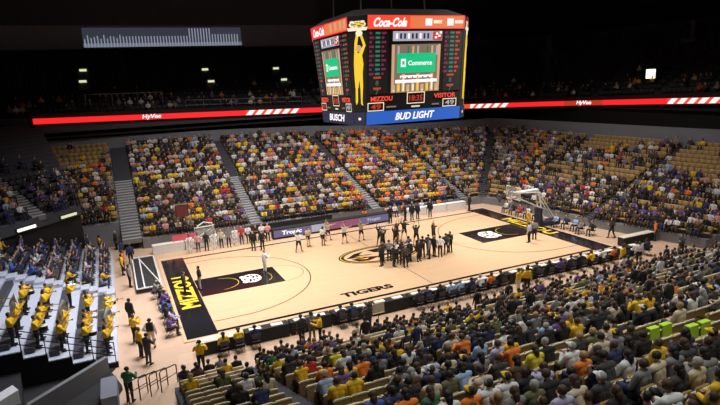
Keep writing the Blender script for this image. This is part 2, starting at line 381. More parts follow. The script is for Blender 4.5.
terrace('upper_deck', UF, UT, 17, M['dark_concrete'], (1, 2, 3, 4, 5, 6), base=9.9, close=False, seat_m='seat_black', spacing=.58)
wallstrip('upper_deck_soffit', [(x, y+.5) for x, y, z in RB], [9.3]*8, [9.5]*8, M['black'], 14)
wallstrip('wall_upper', [(x, y) for x, y, z in UT], [9]*8, [19.6]*8, M['black'], .4)
# lounge front: dim suite windows with hanging light strips
b = MB(); b.box(-46, 12, 43.6, 44.6, 19.5, 22.7, M['wall_grey']); b.box(-46, 12, 43.2, 43.6, 22.4, 26, M['dark_concrete'])
struct(b.build('suite_fascia', M['wall_grey']))
sw = empty('suite_window', (-10, 43.5, 19.6), 'long row of suite windows glowing blue-white high on the far wall', 'window', )
b = MB()
for k in range(52):
    x = -10+k*.385; h = 1.0+.5*math.sin(k*1.3)**2 if k < 12 else (1.3 if k < 34 else 2.3 if k < 42 else 1.5)
    q = Vector((x, -.05, .1)); b.box(x-.07, x+.07, -.12, -.04, .1, .1+h, M['e_strip'])
b.build('light_strips', M['e_strip'], sw)
b = MB(); b.box(-10.2, 10.2, -.08, 0, .05, 2.5, M['e_sky']); b.box(-10.2, 10.2, -.1, -.08, .05, .55, M['e_strip2']); b.build('window_glow', M['e_sky'], sw)
b = MB(); b.box(-10.4, 10.4, -.16, -.02, -.08, .05); b.box(-10.4, 10.4, -.16, -.02, 3.0, 3.1); b.build('frame', M['black_metal'], sw)

# ribbon display
rib = empty('ribbon_display', (0, 28, 10.6), 'long thin red lit display ribbon running round the upper deck fascia', 'display')
def rib_pt(s):   # s in metres along RB
    for k in range(len(RB)-1):
        a, c = Vector(RB[k]), Vector(RB[k+1]); L = (c-a).length
        if s <= L or k == len(RB)-2: return a+(c-a)*(s/L), (c-a).normalized()
        s -= L
def s_of_x(x): return (x-RB[0][0])*1.0003
RL = sum((Vector(RB[k+1])-Vector(RB[k])).length for k in range(len(RB)-1))
def rib_panel(b, s0, s1, h0, h1, m, slant=0, o=.0):
    n = max(1, int((s1-s0)/1.5))
    for k in range(n):
        a, d = rib_pt(s0+(s1-s0)*k/n); c, e = rib_pt(s0+(s1-s0)*(k+1)/n)
        na = Vector((d.y, -d.x, 0))*o; nc = Vector((e.y, -e.x, 0))*o
        b.poly([a+na+Vector((0, 0, h0)), c+nc+Vector((0, 0, h0)), c+nc+e*slant+Vector((0, 0, h1)), a+na+d*slant+Vector((0, 0, h1))], m)
b = MB(); o_ = Vector((0, 28, 10.6)); rib_panel(b, .3, RL, -.29, .29, M['e_red']); rib_panel(b, .3, RL, .29, .4, M['black'])
b.v = [tuple(Vector(v)-o_) for v in b.v]; b.build('red_panel', M['e_red'], rib)
for s0, s1 in ((s_of_x(-3.6), s_of_x(2.6)), (51.8, 58.2), (79.9, 86.5)):
    b = MB(); rib_panel(b, s0, s1, -.29, .29, M['e_redorange'], o=.02)
    b.v = [tuple(Vector(v)-o_) for v in b.v]; pl_ = b.build('slash_panel', M['e_redorange'], rib)
    k = s0
    while k < s1:
        b = MB(); rib_panel(b, k, k+.68, -.27, .27, M['e_white'], .5, .05); k += 1.1
        b.v = [tuple(Vector(v)-o_) for v in b.v]; b.build('white_slash', M['e_white'], pl_)
p, d = rib_pt(s_of_x(-14.1))
text_mesh('HyVee', .6, M['e_white'], 'ribbon_lettering', rib, Matrix.Translation(p-o_+Vector((0, -.06, 0))) @ Matrix.Rotation(PI/2, 4, 'X'), .01, .02, .2, width=2.0)
p, d = rib_pt(68.9); ang = math.atan2(d.y, d.x)
b = MB(); rib_panel(b, 66.2, 71.6, -.29, .29, M['e_dimred'], o=.02); b.v = [tuple(Vector(v)-o_) for v in b.v]; b.build('dim_panel', M['e_dimred'], rib)
text_mesh('HyVee', .6, M['e_white'], 'ribbon_lettering', rib, Matrix.Translation(p-o_+Vector((d.y, -d.x, 0))*.08) @ Matrix.Rotation(ang, 4, 'Z') @ Matrix.Rotation(PI/2, 4, 'X'), .01, .02, .2, width=2.0)

# upper deck railings and stair lights
def rail(name, pts, h, label, posts=2.0, m='steel', r=.045, bars=(1., .5)):
    root = empty(name, pts[0], label, 'railing'); o = Vector(pts[0]); b = MB()
    for f in bars: b.tube([Vector(p)-o+Vector((0, 0, h*f)) for p in pts], r, 6)
    b.build('top_rail', M[m], root); b = MB()
    for k in range(len(pts)-1):
        a, c = Vector(pts[k])-o, Vector(pts[k+1])-o; n = max(1, int((c-a).length/posts))
        for j in range(n+(k == len(pts)-2)):
            p = a+(c-a)*j/n; b = MB(); b.tube([p, p+Vector((0, 0, h))], r, 6); b.build('post', M[m], root)
    return root
rail('deck_railing', [(-20.5, 29.6, 12.4), (-12.6, 29.6, 12.3)], 1.3, 'thin pale railing on the left of the upper deck', m='steel', bars=(1.,))
rail('deck_railing', [(-10.2, 29.0, 11.4), (3.8, 29.0, 11.1)], 1.15, 'double pale railing on the upper deck above the white slashes')
rail('deck_railing', [(20.5, 29.0, 10.8), (28.0, 27.6, 10.6)], 1.25, 'thin railing on the upper deck right of the scoreboard')
for x, y, z, wh in ((-20.5, 36, 16.4, 0), (-20.6, 33, 15.05, 1), (-6.5, 36, 16.05, 0), (-6.4, 33, 14.5, 1), (2.8, 36, 15.9, 0), (2.9, 33, 14.35, 1)):
    k = {(-20.4, 0): 'upper of the two lights left of the ribbon lettering', (-20.4, 1): 'lower of the two lights at the far left'}.get((x, wh), None)
    pos = 'left' if x < -10 else 'middle' if x < 0 else 'right'
    o = MB(); o.box(-.38, .38, -.12, .0, 0, .26, M['e_step']); o.box(-.55, .55, -.0, .3, -1.6, .4, M['dark_concrete'])
    tag(o.build('stair_light', M['e_step'], None, (x, y, z)), f'{"lower" if wh else "upper"} pale yellow stair light in the {pos} aisle of the dark upper deck', 'light', 'stair lights in the upper deck')
b = MB(); b.box(-.1, 0, -.55, .55, -.5, .5, M['e_window']); b.box(.0, .1, -.65, .65, -.6, .6, M['black_metal']); b.box(.02, .1, -.1, .1, -2.2, -.6, M['black_metal'])
tag(b.build('lit_window', M['e_window'], None, (37.2, 6.1, 13.05)), 'small bright cream square window in the dark upper right seating', 'window')

# ------------------------------------------------------------------ scoreboard
SB = empty('scoreboard', (.42, -.05, 10.7), 'large eight-sided centre-hung scoreboard with video screens and sponsor banners', 'scoreboard')
X0, X1, Y0, Y1, H, CH = -4.3, 4.3, -3.95, 3.95, 7.1, 1.1
OB = [(x-.42, y+.05) for x, y in ((-2.75, -4), (4.7, -4), (5.6, -3.2), (5.6, 2.4), (4.7, 3.4), (-2.6, 3.4), (-3.3, 2.4), (-3.3, -3.4))]
OT = [(x-.42, y+.05) for x, y in ((-2.3, -4), (5.3, -4), (6.2, -3.1), (6.2, 4.2), (5.3, 5.2), (-2.4, 5.2), (-3.3, 4.2), (-3.3, -3.0))]
b = MB(); n8 = [(*p, 0) for p in OB]+[(*p, H) for p in OT]+[(x*.8, y*.8, H+.5) for x, y in OT]; b.v = n8
for lv in (0, 8):
    for k in range(8): b.f.append([lv+k, lv+(k+1) % 8, lv+8+(k+1) % 8, lv+8+k])
b.f.append(list(range(8))[::-1]); b.f.append(list(range(16, 24))); b.mi = [0]*len(b.f); b.build('housing', M['housing'], SB)
b = MB()
for x, y in ((-2.5, -2.5), (2.5, -2.5), (2.5, 2.5), (-2.5, 2.5)): b.tube([(x, y, H+.4), (x*.8, y*.8, 20.2)], .05, 6)
b.build('hanging_cable', M['steel'], SB)
def face(a, c, bottom, btext, bm_, wide):
    A0, C0, A1, C1 = Vector((*OB[a], 0)), Vector((*OB[c], 0)), Vector((*OT[a], H)), Vector((*OT[c], H)); W = (C0-A0).length
    nrm = (C0-A0).cross(A1-A0).normalized()
    def PT(u, v, o): return A0.lerp(C0, u).lerp(A1.lerp(C1, u), v)+nrm*o
    def rect(b, u0, u1, v0, v1, o, m): b.poly([PT(x, y, o) for x, y in ((u0, v0), (u1, v0), (u1, v1), (u0, v1))], m)
    def txt(s, u, v, hh, m, name, parent, width=None, o=.06, off=.0, shear=0.):
        t = text_mesh(s, 1, m, name, parent, None, .005, off, shear, width=width*W if width else None, height=hh*H)
        for q in t.data.vertices: q.co = PT(u+q.co.x/W, v+q.co.y/H, o+q.co.z)
        return t
    b = MB(); rect(b, 0, 1, .875, 1.0, .04, M['e_redorange'] if wide else M['e_red']); rect(b, .42, .52, .885, .99, .05, M['e_orange']); rect(b, .50, .98, .885, .99, .05, M['e_orange'])
    if wide:
        for u in (.61, .84):
            rect(b, u-.035, u+.035, .905, .97, .06, M['e_white']); rect(b, u+.05, u+.14, .925, .955, .06, M['e_warm'])
    else:
        for u in (.55, .68, .8, .9): rect(b, u, u+.06, .9, .98, .06, M['e_tan'])
    tb = b.build('top_banner', M['e_red'], SB)
    txt('Coca-Cola', .22 if wide else .24, .935, .085, M['e_white'], 'banner_lettering', tb, .33, .08, .04, .45)
    b = MB(); rect(b, .25, .76, .765, .855, .03, M['e_grey']); rect(b, .66, .755, .77, .85, .05, M['e_dimred'])
    for k in range(9): rect(b, .28+k*.04, .30+k*.04, .785, .835, .045, M['e_navy'] if k % 3 else M['e_white'])
    for u, v in ((.68, .785), (.715, .80), (.69, .82), (.73, .83)): rect(b, u, u+.025, v, v+.02, .06, M['e_white'])
    b.build('name_panel', M['e_grey'], SB)
    b = MB(); rect(b, .24, .75, .285, .735, .03, M['e_brown'])
    for k in range(10):
        u = .25+k*.05; rect(b, u, u+.02, .60+.03*(k % 2), .72, .04, [M['e_tan'], M['e_grey'], M['e_brown'], M['e_ltgreen']][k % 4])
        hh = .36+.05*((k*7) % 3); rect(b, u, u+.033, .29, hh, .04, M['e_tan']); rect(b, u+.01, u+.028, .30, hh-.05, .05, M['e_gold'] if k % 2 else M['e_warm'])
    rect(b, .245, .27, .29, .73, .045, M['e_tan']); rect(b, .72, .748, .29, .73, .045, M['e_tan'])
    vs = b.build('video_screen', M['e_brown'], SB)
    b = MB(); rect(b, .30, .70, .47, .65, .06, M['e_green']); b.build('sponsor_panel', M['e_green'], vs)
    b = MB(); rect(b, .335, .385, .525, .60, .07, M['e_white']); rect(b, .348, .372, .545, .58, .08, M['e_green']); b.build('sponsor_mark', M['e_white'], vs)
    txt('Commerce', .535, .56, .045, M['e_white'], 'sponsor_lettering', vs, .25, .08, .02)
    b = MB(); rect(b, .33, .67, .42, .445, .07, M['e_white']); rect(b, .28, .72, .375, .405, .07, M['e_white'])
    for k in range(6): rect(b, .34+k*.055, .355+k*.055, .42, .432, .08, M['e_brown'])
    b.build('caption_bars', M['e_white'], vs)
    for u0 in (.02, .79):
        us = [0, .025, .045, .06, .085, .105, .12, .145, .165, .19]; vv = [.28, .325, .345, .425, .445]+[.46+.0205*q for q in range(20)]
        b = MB(); b.v = [tuple(PT(u0+q, v, .03)) for v in vv for q in us]; nu = len(us); dk = b.m(M['black'])
        cm = [b.m(M[q]) for q in ('e_magenta', 'e_ltgreen', 'e_dimred' if u0 > .5 else 'e_magenta')]
        for r in range(len(vv)-1):
            for q in range(nu-1):
                b.f.append([r*nu+q, r*nu+q+1, (r+1)*nu+q+1, (r+1)*nu+q]); m_ = dk
                if r >= 5 and r % 2 == 1 and q % 3 != 2 and not (q % 3 == 1 and (r*5+q) % 4 == 0): m_ = cm[q//3]
                if r in (1, 3) and 2 <= q <= 5: m_ = cm[2] if u0 > .5 else b.m(M['e_dimred'])
                b.mi.append(m_)
        pn = b.build('statistics_panel', M['e_magenta'], SB)
        txt('8', u0+.08, .385, .045, M['e_ltgreen'], 'digit', pn, .03); txt('7', u0+.08, .30, .042, M['e_ltgreen'], 'digit', pn, .03)
    def box(b, u0, u1, v0, v1, m):
        for q in ((u0, u1, v1-.008, v1), (u0, u1, v0, v0+.008), (u0, u0+.008, v0, v1), (u1-.008, u1, v0, v1)): rect(b, *q, .05, m)
    b = MB(); box(b, .41, .60, .175, .285, M['e_warm']); cl = b.build('game_clock', M['e_warm'], SB)
    txt('18:35', .505, .228, .055, M['e_dimred'], 'clock_digits', cl, .14, off=.02)
    b = MB(); box(b, .01, .175, .125, .205, M['e_warm']); s1 = b.build('home_score_panel', M['e_warm'], SB); txt('49', .093, .165, .05, M['e_dimred'], 'score_digits', s1, .1, off=.02)
    txt('MIZZOU', .15, .238, .045, M['e_redorange'], 'home_team_name', SB, .22, off=.03)
    b = MB(); box(b, .80, .955, .125, .205, M['e_warm']); s2 = b.build('visitor_score_panel', M['e_warm'], SB); txt('49', .878, .165, .05, M['e_grey'], 'score_digits', s2, .1, off=.02)
    txt('VISITOR', .82, .238, .045, M['e_redorange'], 'visitor_team_name', SB, .24, off=.02)
    b = MB(); rect(b, .46, .55, .14, .155, .05, M['e_step']); rect(b, .2, .3, .15, .165, .05, M['e_brown']); rect(b, .68, .76, .15, .165, .05, M['e_brown']); b.build('bonus_lamps', M['e_step'], SB)
    b = MB(); rect(b, 0, 1, 0, .12, .06, bm_); bb = b.build('bottom_banner', bm_, SB)
    txt(btext, .5, .062, .07, M['e_white'], 'banner_lettering', bb, .42 if wide else .5, .1, .03, .25)
face(0, 1, 0, 'BUD LIGHT', M['e_blue'], True)
face(2, 3, 0, 'BUSCH', M['e_navy'], False)
face(4, 5, 0, 'BUD LIGHT', M['e_blue'], True)
face(6, 7, 0, 'BUSCH', M['e_navy'], False)
def corner(a, c):
    A0, C0, A1, C1 = Vector((*OB[a], 0)), Vector((*OB[c], 0)), Vector((*OT[a], H)), Vector((*OT[c], H)); W = (C0-A0).length
    nrm = (C0-A0).cross(A1-A0).normalized()
    fn = lambda x, y, z: tuple(A0.lerp(C0, .5+x/W).lerp(A1.lerp(C1, .5+x/W), y/H)+nrm*(z+.04))
    tiger('tiger_emblem', lambda x, y, z: fn(x*.9, H*.92+y*.75, .03+z-Z1), SB, .40, 'e_warm', 'black', 'e_gold', Z1)
    b = MB()
    def P(pts, m, o=.05): b.prism(pts, .02, o, m, lambda x, y, z: fn(x*.72, y+1.3, z))
    G = M['e_gold']
    P([(-.30, 2.05), (.02, 2.0), (.30, 2.1), (.36, 2.7), (.26, 3.35), (-.02, 3.45), (-.26, 3.3), (-.3, 2.7)], G)   # torso
    P([(-.30, 2.1), (.30, 2.1), (.33, 1.2), (.12, 1.15), (.04, 1.75), (-.05, 1.15), (-.27, 1.2)], G, .055)       # shorts
    P([(-.25, 1.25), (-.08, 1.25), (-.12, .25), (-.24, .05), (-.30, .25)], G); P([(.12, 1.25), (.32, 1.25), (.27, .3), (.32, .0), (.16, .1)], G)
    P([(-.26, 3.2), (-.05, 3.4), (-.02, 4.1), (.05, 4.55), (-.09, 4.6), (-.2, 4.1)], G); P([(.24, 3.2), (.05, 3.4), (.34, 3.9), (.16, 4.5), (.28, 4.55), (.50, 3.9)], G)
    P([(.06+.17*math.cos(2*PI*k/10), 3.72+.22*math.sin(2*PI*k/10)) for k in range(10)], M['e_tan'], .07)
    P([(.1+.2*math.cos(2*PI*k/12), 4.68+.2*math.sin(2*PI*k/12)) for k in range(12)], M['e_warm'], .07)
    P([(-.55, 4.85), (.55, 4.85), (.6, 5.05), (-.6, 5.05)], M['e_warm'], .06)
    b.build('player_figure', G, SB)
    b = MB(); b.prism([(-W/2, 0), (W/2, 0), (W/2, .12*H), (-W/2, .12*H)], .01, .04, M['e_navy'], fn)
    b.prism([(.1*math.cos(2*PI*k/8), .42+.1*math.sin(2*PI*k/8)) for k in range(8)], .04, .06, M['e_warm'], fn); b.build('corner_banner', M['e_navy'], SB)
for i, j in ((7, 0), (1, 2), (3, 4), (5, 6)): corner(i, j)

# ------------------------------------------------------------------ people: pose skeletons
def V(*a): return Vector(a)
def hand(L, w, dirn, palm, side):
    dirn = dirn.normalized(); palm = palm.normalized(); across = dirn.cross(palm).normalized()*side
    L.append(('hand', w, w+dirn*.085, .026, .03, 1))
    L.append(('hand', w+across*.016+dirn*.03, w+across*.018+dirn*.08, .02, .02, 0)); L.append(('hand', w-across*.016+dirn*.03, w-across*.018+dirn*.08, .02, .02, 0))
    for q, (ln, o) in enumerate(((.066, -.034), (.075, -.012), (.07, .011), (.055, .033))):
        k = w+dirn*.085+across*(-o); m = k+dirn*ln*.55+palm*.012; e = m+dirn*ln*.35+palm*ln*.35
        L.append(('hand', k, m, .0105, .0095, 0)); L.append(('hand', m, e, .0095, .008, 0))
    t = w+dirn*.025+across*.03; m = t+dirn*.035+across*.03+palm*.012; L.append(('hand', t, m, .013, .011, 0)); L.append(('hand', m, m+dirn*.035+palm*.01, .011, .009, 0))
def person_limbs(stance, arms, lean=0., turn=0.):
    L = []
    seat = stance == 'sit'
    pz = .52 if seat else .93
    hip = V(0, 0, pz); ch = V(0, lean*.32, pz+.34); nk = V(0, lean*.46+.0, pz+.50); hd = V(0, lean*.56+.03, pz+.66)
    L.append(('pelvis', hip+V(-.07, 0, 0), hip+V(.07, 0, 0), .115, .115, 0))
    for s in (-1, 1):
        L.append(('torso', hip+V(s*.06, 0, .05), ch+V(s*.075, 0, 0), .10, .115, 0))
    L.append(('torso', ch+V(-.13, -.01, .10), ch+V(.13, -.01, .10), .07, .07, 0)); L.append(('torso', ch, nk, .10, .06, 0))
    L.append(('neck', nk-V(0, 0, .02), hd-V(0, .02, .06), .055, .052, 1))
    tx = math.sin(turn)
    L.append(('head', hd+V(0, -.022, .025), hd+V(0, .012, -.02), .094, .084, 0)); L.append(('head', hd+V(tx*.03, .03, -.05), hd+V(tx*.05, .052, -.082), .062, .04, 0))
    L.append(('head', hd+V(tx*.08, .088, .0), hd+V(tx*.1, .108, -.028), .011, .015, 0))
    for s in (-1, 1): L.append(('head', hd+V(s*.086, -.005, -.01), hd+V(s*.094, -.012, .015), .016, .018, 0))
    for s in (-1, 1):
        sh = ch+V(s*.185, -.01, .10)
        A = arms[0] if s < 0 else arms[1]
        el = {'down': V(s*.25, -.02, pz+.13), 'lap': V(s*.25, .08, pz+.14), 'cross': V(s*.25, .09, pz+.15), 'clap': V(s*.24, .16, pz+.17), 'up': V(s*.27, .07, pz+.68), 'half': V(s*.30, .12, pz+.22),
              'hold': V(s*.27, .17, pz+.22), 'hip': V(s*.36, -.05, pz+.18), 'out': V(s*.42, .03, pz+.40), 'knee': V(s*.22, .22, pz+.16), 'phone': V(s*.22, .16, pz+.17), 'back': V(s*.26, -.18, pz+.17)}[A]+V(0, lean*.3, 0)
        wr = {'down': V(s*.27, .05, pz-.11), 'lap': V(s*.13, .30, pz+.12), 'cross': V(-s*.06, .20, pz+.20), 'clap': V(s*.04, .34, pz+.33), 'up': V(s*.20, .12, pz+.95), 'half': V(s*.22, .36, pz+.30),
              'hold': V(s*.10, .36, pz+.42), 'hip': V(s*.17, .05, pz+.05), 'out': V(s*.68, .06, pz+.46), 'knee': V(s*.08, .40, pz+.20), 'phone': V(s*.06, .34, pz+.25), 'back': V(s*.24, -.38, pz+.05)}[A]+V(0, lean*.35, 0)
        L.append(('arm', sh, el, .056, .043, 1)); L.append(('forearm', el, wr, .042, .028, 1))
        d = (wr-el).normalized(); pm = {'down': V(-s, 0, 0), 'lap': V(0, 0, -1), 'clap': V(-s, 0, 0), 'up': V(0, 1, 0), 'out': V(0, 0, -1)}.get(A, V(-s, 0, -.6))
        if A == 'lap': d = V(-s*.2, 1, -.25)
        pm = (pm-d*pm.dot(d.normalized())); hand(L, wr, d, pm, s)
        if seat:
            kn = V(s*.13, .44, .53); an = V(s*.14, .42+(.04 if s > 0 else 0), .10); th = hip+V(s*.09, 0, -.01)
        elif stance == 'stride': th = hip+V(s*.09, 0, -.03); kn = V(s*.10, .12*s+.06, .50); an = V(s*.10, .24*s, .10)
        elif stance == 'wide': th = hip+V(s*.09, 0, -.03); kn = V(s*.19, .05, .50); an = V(s*.26, .0, .09)
        else: th = hip+V(s*.09, 0, -.03); kn = V(s*.105, .02, .50); an = V(s*.12, -.01, .09)
        L.append(('leg', th, kn, .09, .060, 1)); L.append(('leg', kn, an, .056, .040, 1))
        L.append(('foot', an+V(0, -.03, -.045), an+V(s*.02, .15, -.055), .042, .034, 1))
    return L, dict(hd=hd, ch=ch, hip=hip, pz=pz, turn=turn)
def capsule(b, a, c, ra, rb, n=10):
    d = (c-a); L = d.length; d = d/L if L > 1e-6 else V(0, 0, 1)
    pts = [a-d*ra*.98, a-d*ra*.7, a-d*0, c+d*0, c+d*rb*.7, c+d*rb*.98]; rs = [ra*.2, ra*.71, ra, rb, rb*.71, rb*.2]
    b.tube(pts, rs, n)
BODY = {}
def cloth_names(reg, pants_short): pass
def make_pose(key, stance, arms, lean=0., turn=0.):
    L, J = person_limbs(stance, arms, lean, turn)
    b = MB()
    for r, a, c, ra, rb, lod in L: capsule(b, a, c, ra, rb)
    me = b.mesh('tmp', M['skin_light']); o = bpy.data.objects.new('tmp', me); C.objects.link(o)
    md = o.modifiers.new('r', 'REMESH'); md.mode = 'VOXEL'; md.voxel_size = .0125
    sm = o.modifiers.new('s', 'SMOOTH'); sm.iterations = 2; sm.factor = .4
    dc = o.modifiers.new('d', 'DECIMATE'); dc.ratio = .16
    dg = bpy.context.evaluated_depsgraph_get(); body = bpy.data.meshes.new_from_object(o.evaluated_get(dg))
    bpy.data.objects.remove(o); bpy.data.meshes.remove(me)
    nv = len(body.vertices); co = np.zeros(nv*3); body.vertices.foreach_get('co', co); co = co.reshape(-1, 3)
    no = np.zeros(nv*3); body.vertices.foreach_get('normal', no); no = no.reshape(-1, 3)
    best = np.full(nv, 1e9); reg = np.zeros(nv, int); names = ['pelvis', 'torso', 'neck', 'head', 'arm', 'forearm', 'hand', 'leg', 'foot']
    for r, a, c, ra, rb, lod in L:
        a_, c_ = np.array(a), np.array(c); d = c_-a_; t = np.clip(((co-a_)@d)/max(1e-9, d@d), 0, 1)
        dist = np.linalg.norm(co-(a_+t[:, None]*d), axis=1)-(ra+(rb-ra)*t)
        w = dist < best; best[w] = dist[w]; reg[w] = names.index(r)
    F = [list(p.vertices) for p in body.polygons]
    hd = np.array(J['hd'])
    # face features
    fb = MB(); fb.v = [tuple(x) for x in co]; fb.f = [list(f) for f in F]; fb.mats = [M['skin_light'], M['hair_black'], M['c_red']]; fb.mi = [0]*len(F)
    tx = math.sin(turn)
    for s in (-1, 1):
        e = J['hd']+V(s*.032+tx*.06, .082, .012); fb.tube([e-V(.013, 0, 0), e, e+V(.013, 0, 0)], [.004, .011, .004], 6, M['hair_black'])
    e = J['hd']+V(tx*.06, .088, -.055); fb.tube([e-V(.024, .006, 0), e, e+V(.024, -.006, 0)], [.003, .007, .003], 6, M['c_red'])
    body2 = fb.mesh('person_body', None, True); bpy.data.meshes.remove(body)
    def shell_of(regs, off, nm, extra=None, zmin=None):
        ids = {names.index(r) for r in regs}
        keep = [f for f in F if sum(reg[v] in ids for v in f) >= 2 and (extra is None or all(extra(co[v]) for v in f))]
        used = sorted({v for f in keep for v in f}); mp = {v: i for i, v in enumerate(used)}
        m_ = bpy.data.meshes.new(nm); m_.from_pydata([tuple(co[v]+no[v]*off) for v in used], [], [[mp[v] for v in f] for f in keep])
        m_.polygons.foreach_set('use_smooth', [True]*len(keep)); m_.materials.append(M['c_black']); m_.update(); return m_
    D = dict(J=J, L=L, body=body2)
    D['shirt_long'] = shell_of(['torso', 'arm', 'forearm'], .028, 'shirt')
    D['shirt_short'] = shell_of(['torso', 'arm'], .022, 'shirt')
    D['vest'] = shell_of(['torso'], .038, 'vest')
    D['trousers'] = shell_of(['pelvis', 'leg'], .012, 'trousers')
    zs = .40
    D['shorts'] = shell_of(['pelvis', 'leg'], .018, 'shorts', (lambda p: p[2] > (.47 if stance == 'sit' else .58)))
    D['shoe_l'] = shell_of(['foot'], .008, 'shoe', lambda p: p[0] < 0); D['shoe_r'] = shell_of(['foot'], .008, 'shoe', lambda p: p[0] > 0)
    D['hair_short'] = shell_of(['head'], .014, 'hair', lambda p: (p[1] < hd[1]+.045 or p[2] > hd[2]+.06) and p[2] > hd[2]-.05+max(0, (p[1]-hd[1])*1.2))
    # long hair: cap plus fall to the shoulders
    hb = MB(); hm = D['hair_short']; hb.v = [tuple(v.co) for v in hm.vertices]; hb.f = [list(p.vertices) for p in hm.polygons]; hb.mi = [0]*len(hb.f)
    hb.tube([J['hd']+V(0, -.05, .03), J['hd']+V(0, -.075, -.06), J['hd']+V(0, -.085, -.17), J['hd']+V(0, -.085, -.25)], [.075, .085, .075, .035], 10)
    D['hair_long'] = hb.mesh('hair', M['hair_brown'], True)
    cb = MB(); c0 = J['hd']+V(0, -.012, .03)
    cb.tube([c0+V(0, 0, 0), c0+V(0, 0, .04), c0+V(0, -.005, .075), c0+V(0, -.008, .09)], [.108, .104, .07, .012], 12)
    cb.prism([(-.075, .08), (-.06, .17), (0, .19), (.06, .17), (.075, .08)], -.002, .012, None, lambda x, y, z: tuple(c0+V(x, y, z+.01)))
    D['cap'] = cb.mesh('baseball_cap', M['c_black'], False)
    BODY[key] = D
make_pose('sit_lap', 'sit', ('lap', 'lap'), .0)
make_pose('sit_lean', 'sit', ('knee', 'knee'), .35)
make_pose('sit_cross', 'sit', ('cross', 'cross'), -.05, .3)
make_pose('sit_clap', 'sit', ('clap', 'clap'), .05)
make_pose('sit_phone', 'sit', ('phone', 'lap'), .12, -.3)
make_pose('stand', 'stand', ('down', 'down'))
make_pose('stand_hip', 'stand', ('hip', 'down'), 0, .3)
make_pose('stand_hold', 'stand', ('hold', 'hold'))
make_pose('stand_cross', 'stand', ('cross', 'cross'), 0, -.2)
make_pose('arms_up', 'wide', ('up', 'up'))
make_pose('arm_out', 'wide', ('out', 'up'))
make_pose('stride', 'stride', ('half', 'back'))
make_pose('stand_half', 'stand', ('half', 'half'), .05)
CACHE = {}
def variant(me, mm, key):
    k = (me.name, key)
    if k not in CACHE:
        c = me.copy(); c.materials[0] = mm; CACHE[k] = c
    return CACHE[k]
def person(loc, rz, label, pose='stand', shirt='black', pants='black', hair='hair_brown', skin='skin_light', long=False, cap=None, sleeves=True, shorts=False, group=None, shoes='black', scale=1.):
    D = BODY[pose]; o = link('person', variant(D['body'], M[skin], skin), None, loc, rz); tag(o, label, 'person', group)
    if scale != 1.: o.scale = (scale,)*3
    link('shirt', variant(D['shirt_long' if sleeves else 'shirt_short'], M['c_'+shirt], shirt), o)
    link('shorts' if shorts else 'trousers', variant(D['shorts' if shorts else 'trousers'], M['c_'+pants], pants), o)
    for q in ('shoe_l', 'shoe_r'): link('shoe', variant(D[q], M['c_'+shoes], shoes), o)
    link('hair', variant(D['hair_long' if long else 'hair_short'], M[hair], hair), o)
    if cap: link('baseball_cap', variant(D['cap'], M['c_'+cap], cap), o)
    return o

# ------------------------------------------------------------------ crowd templates (far, a few pixels each)
def ico(c, rx, ry, rz_):
    t = (1+5**.5)/2; v = [(-1, t, 0), (1, t, 0), (-1, -t, 0), (1, -t, 0), (0, -1, t), (0, 1, t), (0, -1, -t), (0, 1, -t), (t, 0, -1), (t, 0, 1), (-t, 0, -1), (-t, 0, 1)]
    f = [(0, 11, 5), (0, 5, 1), (0, 1, 7), (0, 7, 10), (0, 10, 11), (1, 5, 9), (5, 11, 4), (11, 10, 2), (10, 7, 6), (7, 1, 8), (3, 9, 4), (3, 4, 2), (3, 2, 6), (3, 6, 8), (3, 8, 9), (4, 9, 5), (2, 4, 11), (6, 2, 10), (8, 6, 7), (9, 8, 1)]
    n = (1+t*t)**.5; return [(c[0]+x/n*rx, c[1]+y/n*ry, c[2]+z/n*rz_) for x, y, z in v], f
def lod(key):
    D = BODY[key]; L, J = D['L'], D['J']; vs, fs, ms = [], [], []   # material code 0 skin 1 hair 2 shirt 3 pants
    def add(v, f, m):
        b0 = len(vs); vs.extend(v)
        for q in f:
            for k in range(1, len(q)-1): fs.append((b0+q[0], b0+q[k], b0+q[k+1])); ms.append(m)
    def prism(a, c, ra, rb, m, n=5, e=1.):
        b = MB(); b.tube([a, c], [ra, rb], n); add(b.v, b.f, m)
    for r, a, c, ra, rb, lo in L:
        if not lo: continue
        m = {'arm': 2, 'forearm': 2, 'leg': 3, 'foot': 3}.get(r, 0); prism(a, c, ra*1.15, rb*1.2, m, 5 if r != 'hand' else 4)
    hip, ch = J['hip'], J['ch']
    rings = [(hip+V(0, 0, -.08), .17, .12, 3), (hip+V(0, 0, .06), .165, .12, 2), (ch, .185, .125, 2), (ch+V(0, -.01, .12), .20, .085, 2), (ch+V(0, 0, .17), .07, .06, 2)]
    prev = None
    for c0, rx, ry, m in rings:
        ring = [(c0.x+rx*math.cos(2*PI*k/8), c0.y+ry*math.sin(2*PI*k/8), c0.z) for k in range(8)]; b0 = len(vs); vs.extend(ring)
        if prev is not None:
            for k in range(8):
                q = (prev+k, prev+(k+1) % 8, b0+(k+1) % 8, b0+k); fs.append((q[0], q[1], q[2])); ms.append(m); fs.append((q[0], q[2], q[3])); ms.append(m)
        prev = b0
    h = J['hd']; v, f = ico(h, .088, .10, .125); add(v, f, 0); v, f = ico(h+V(0, -.028, .03), .10, .10, .115); add(v, f, 1)
    return np.array(vs), np.array(fs), np.array(ms)
LODS = {k: lod(k) for k in ('sit_lap', 'sit_lean', 'sit_cross', 'sit_clap', 'stand', 'stand_cross', 'arms_up')}
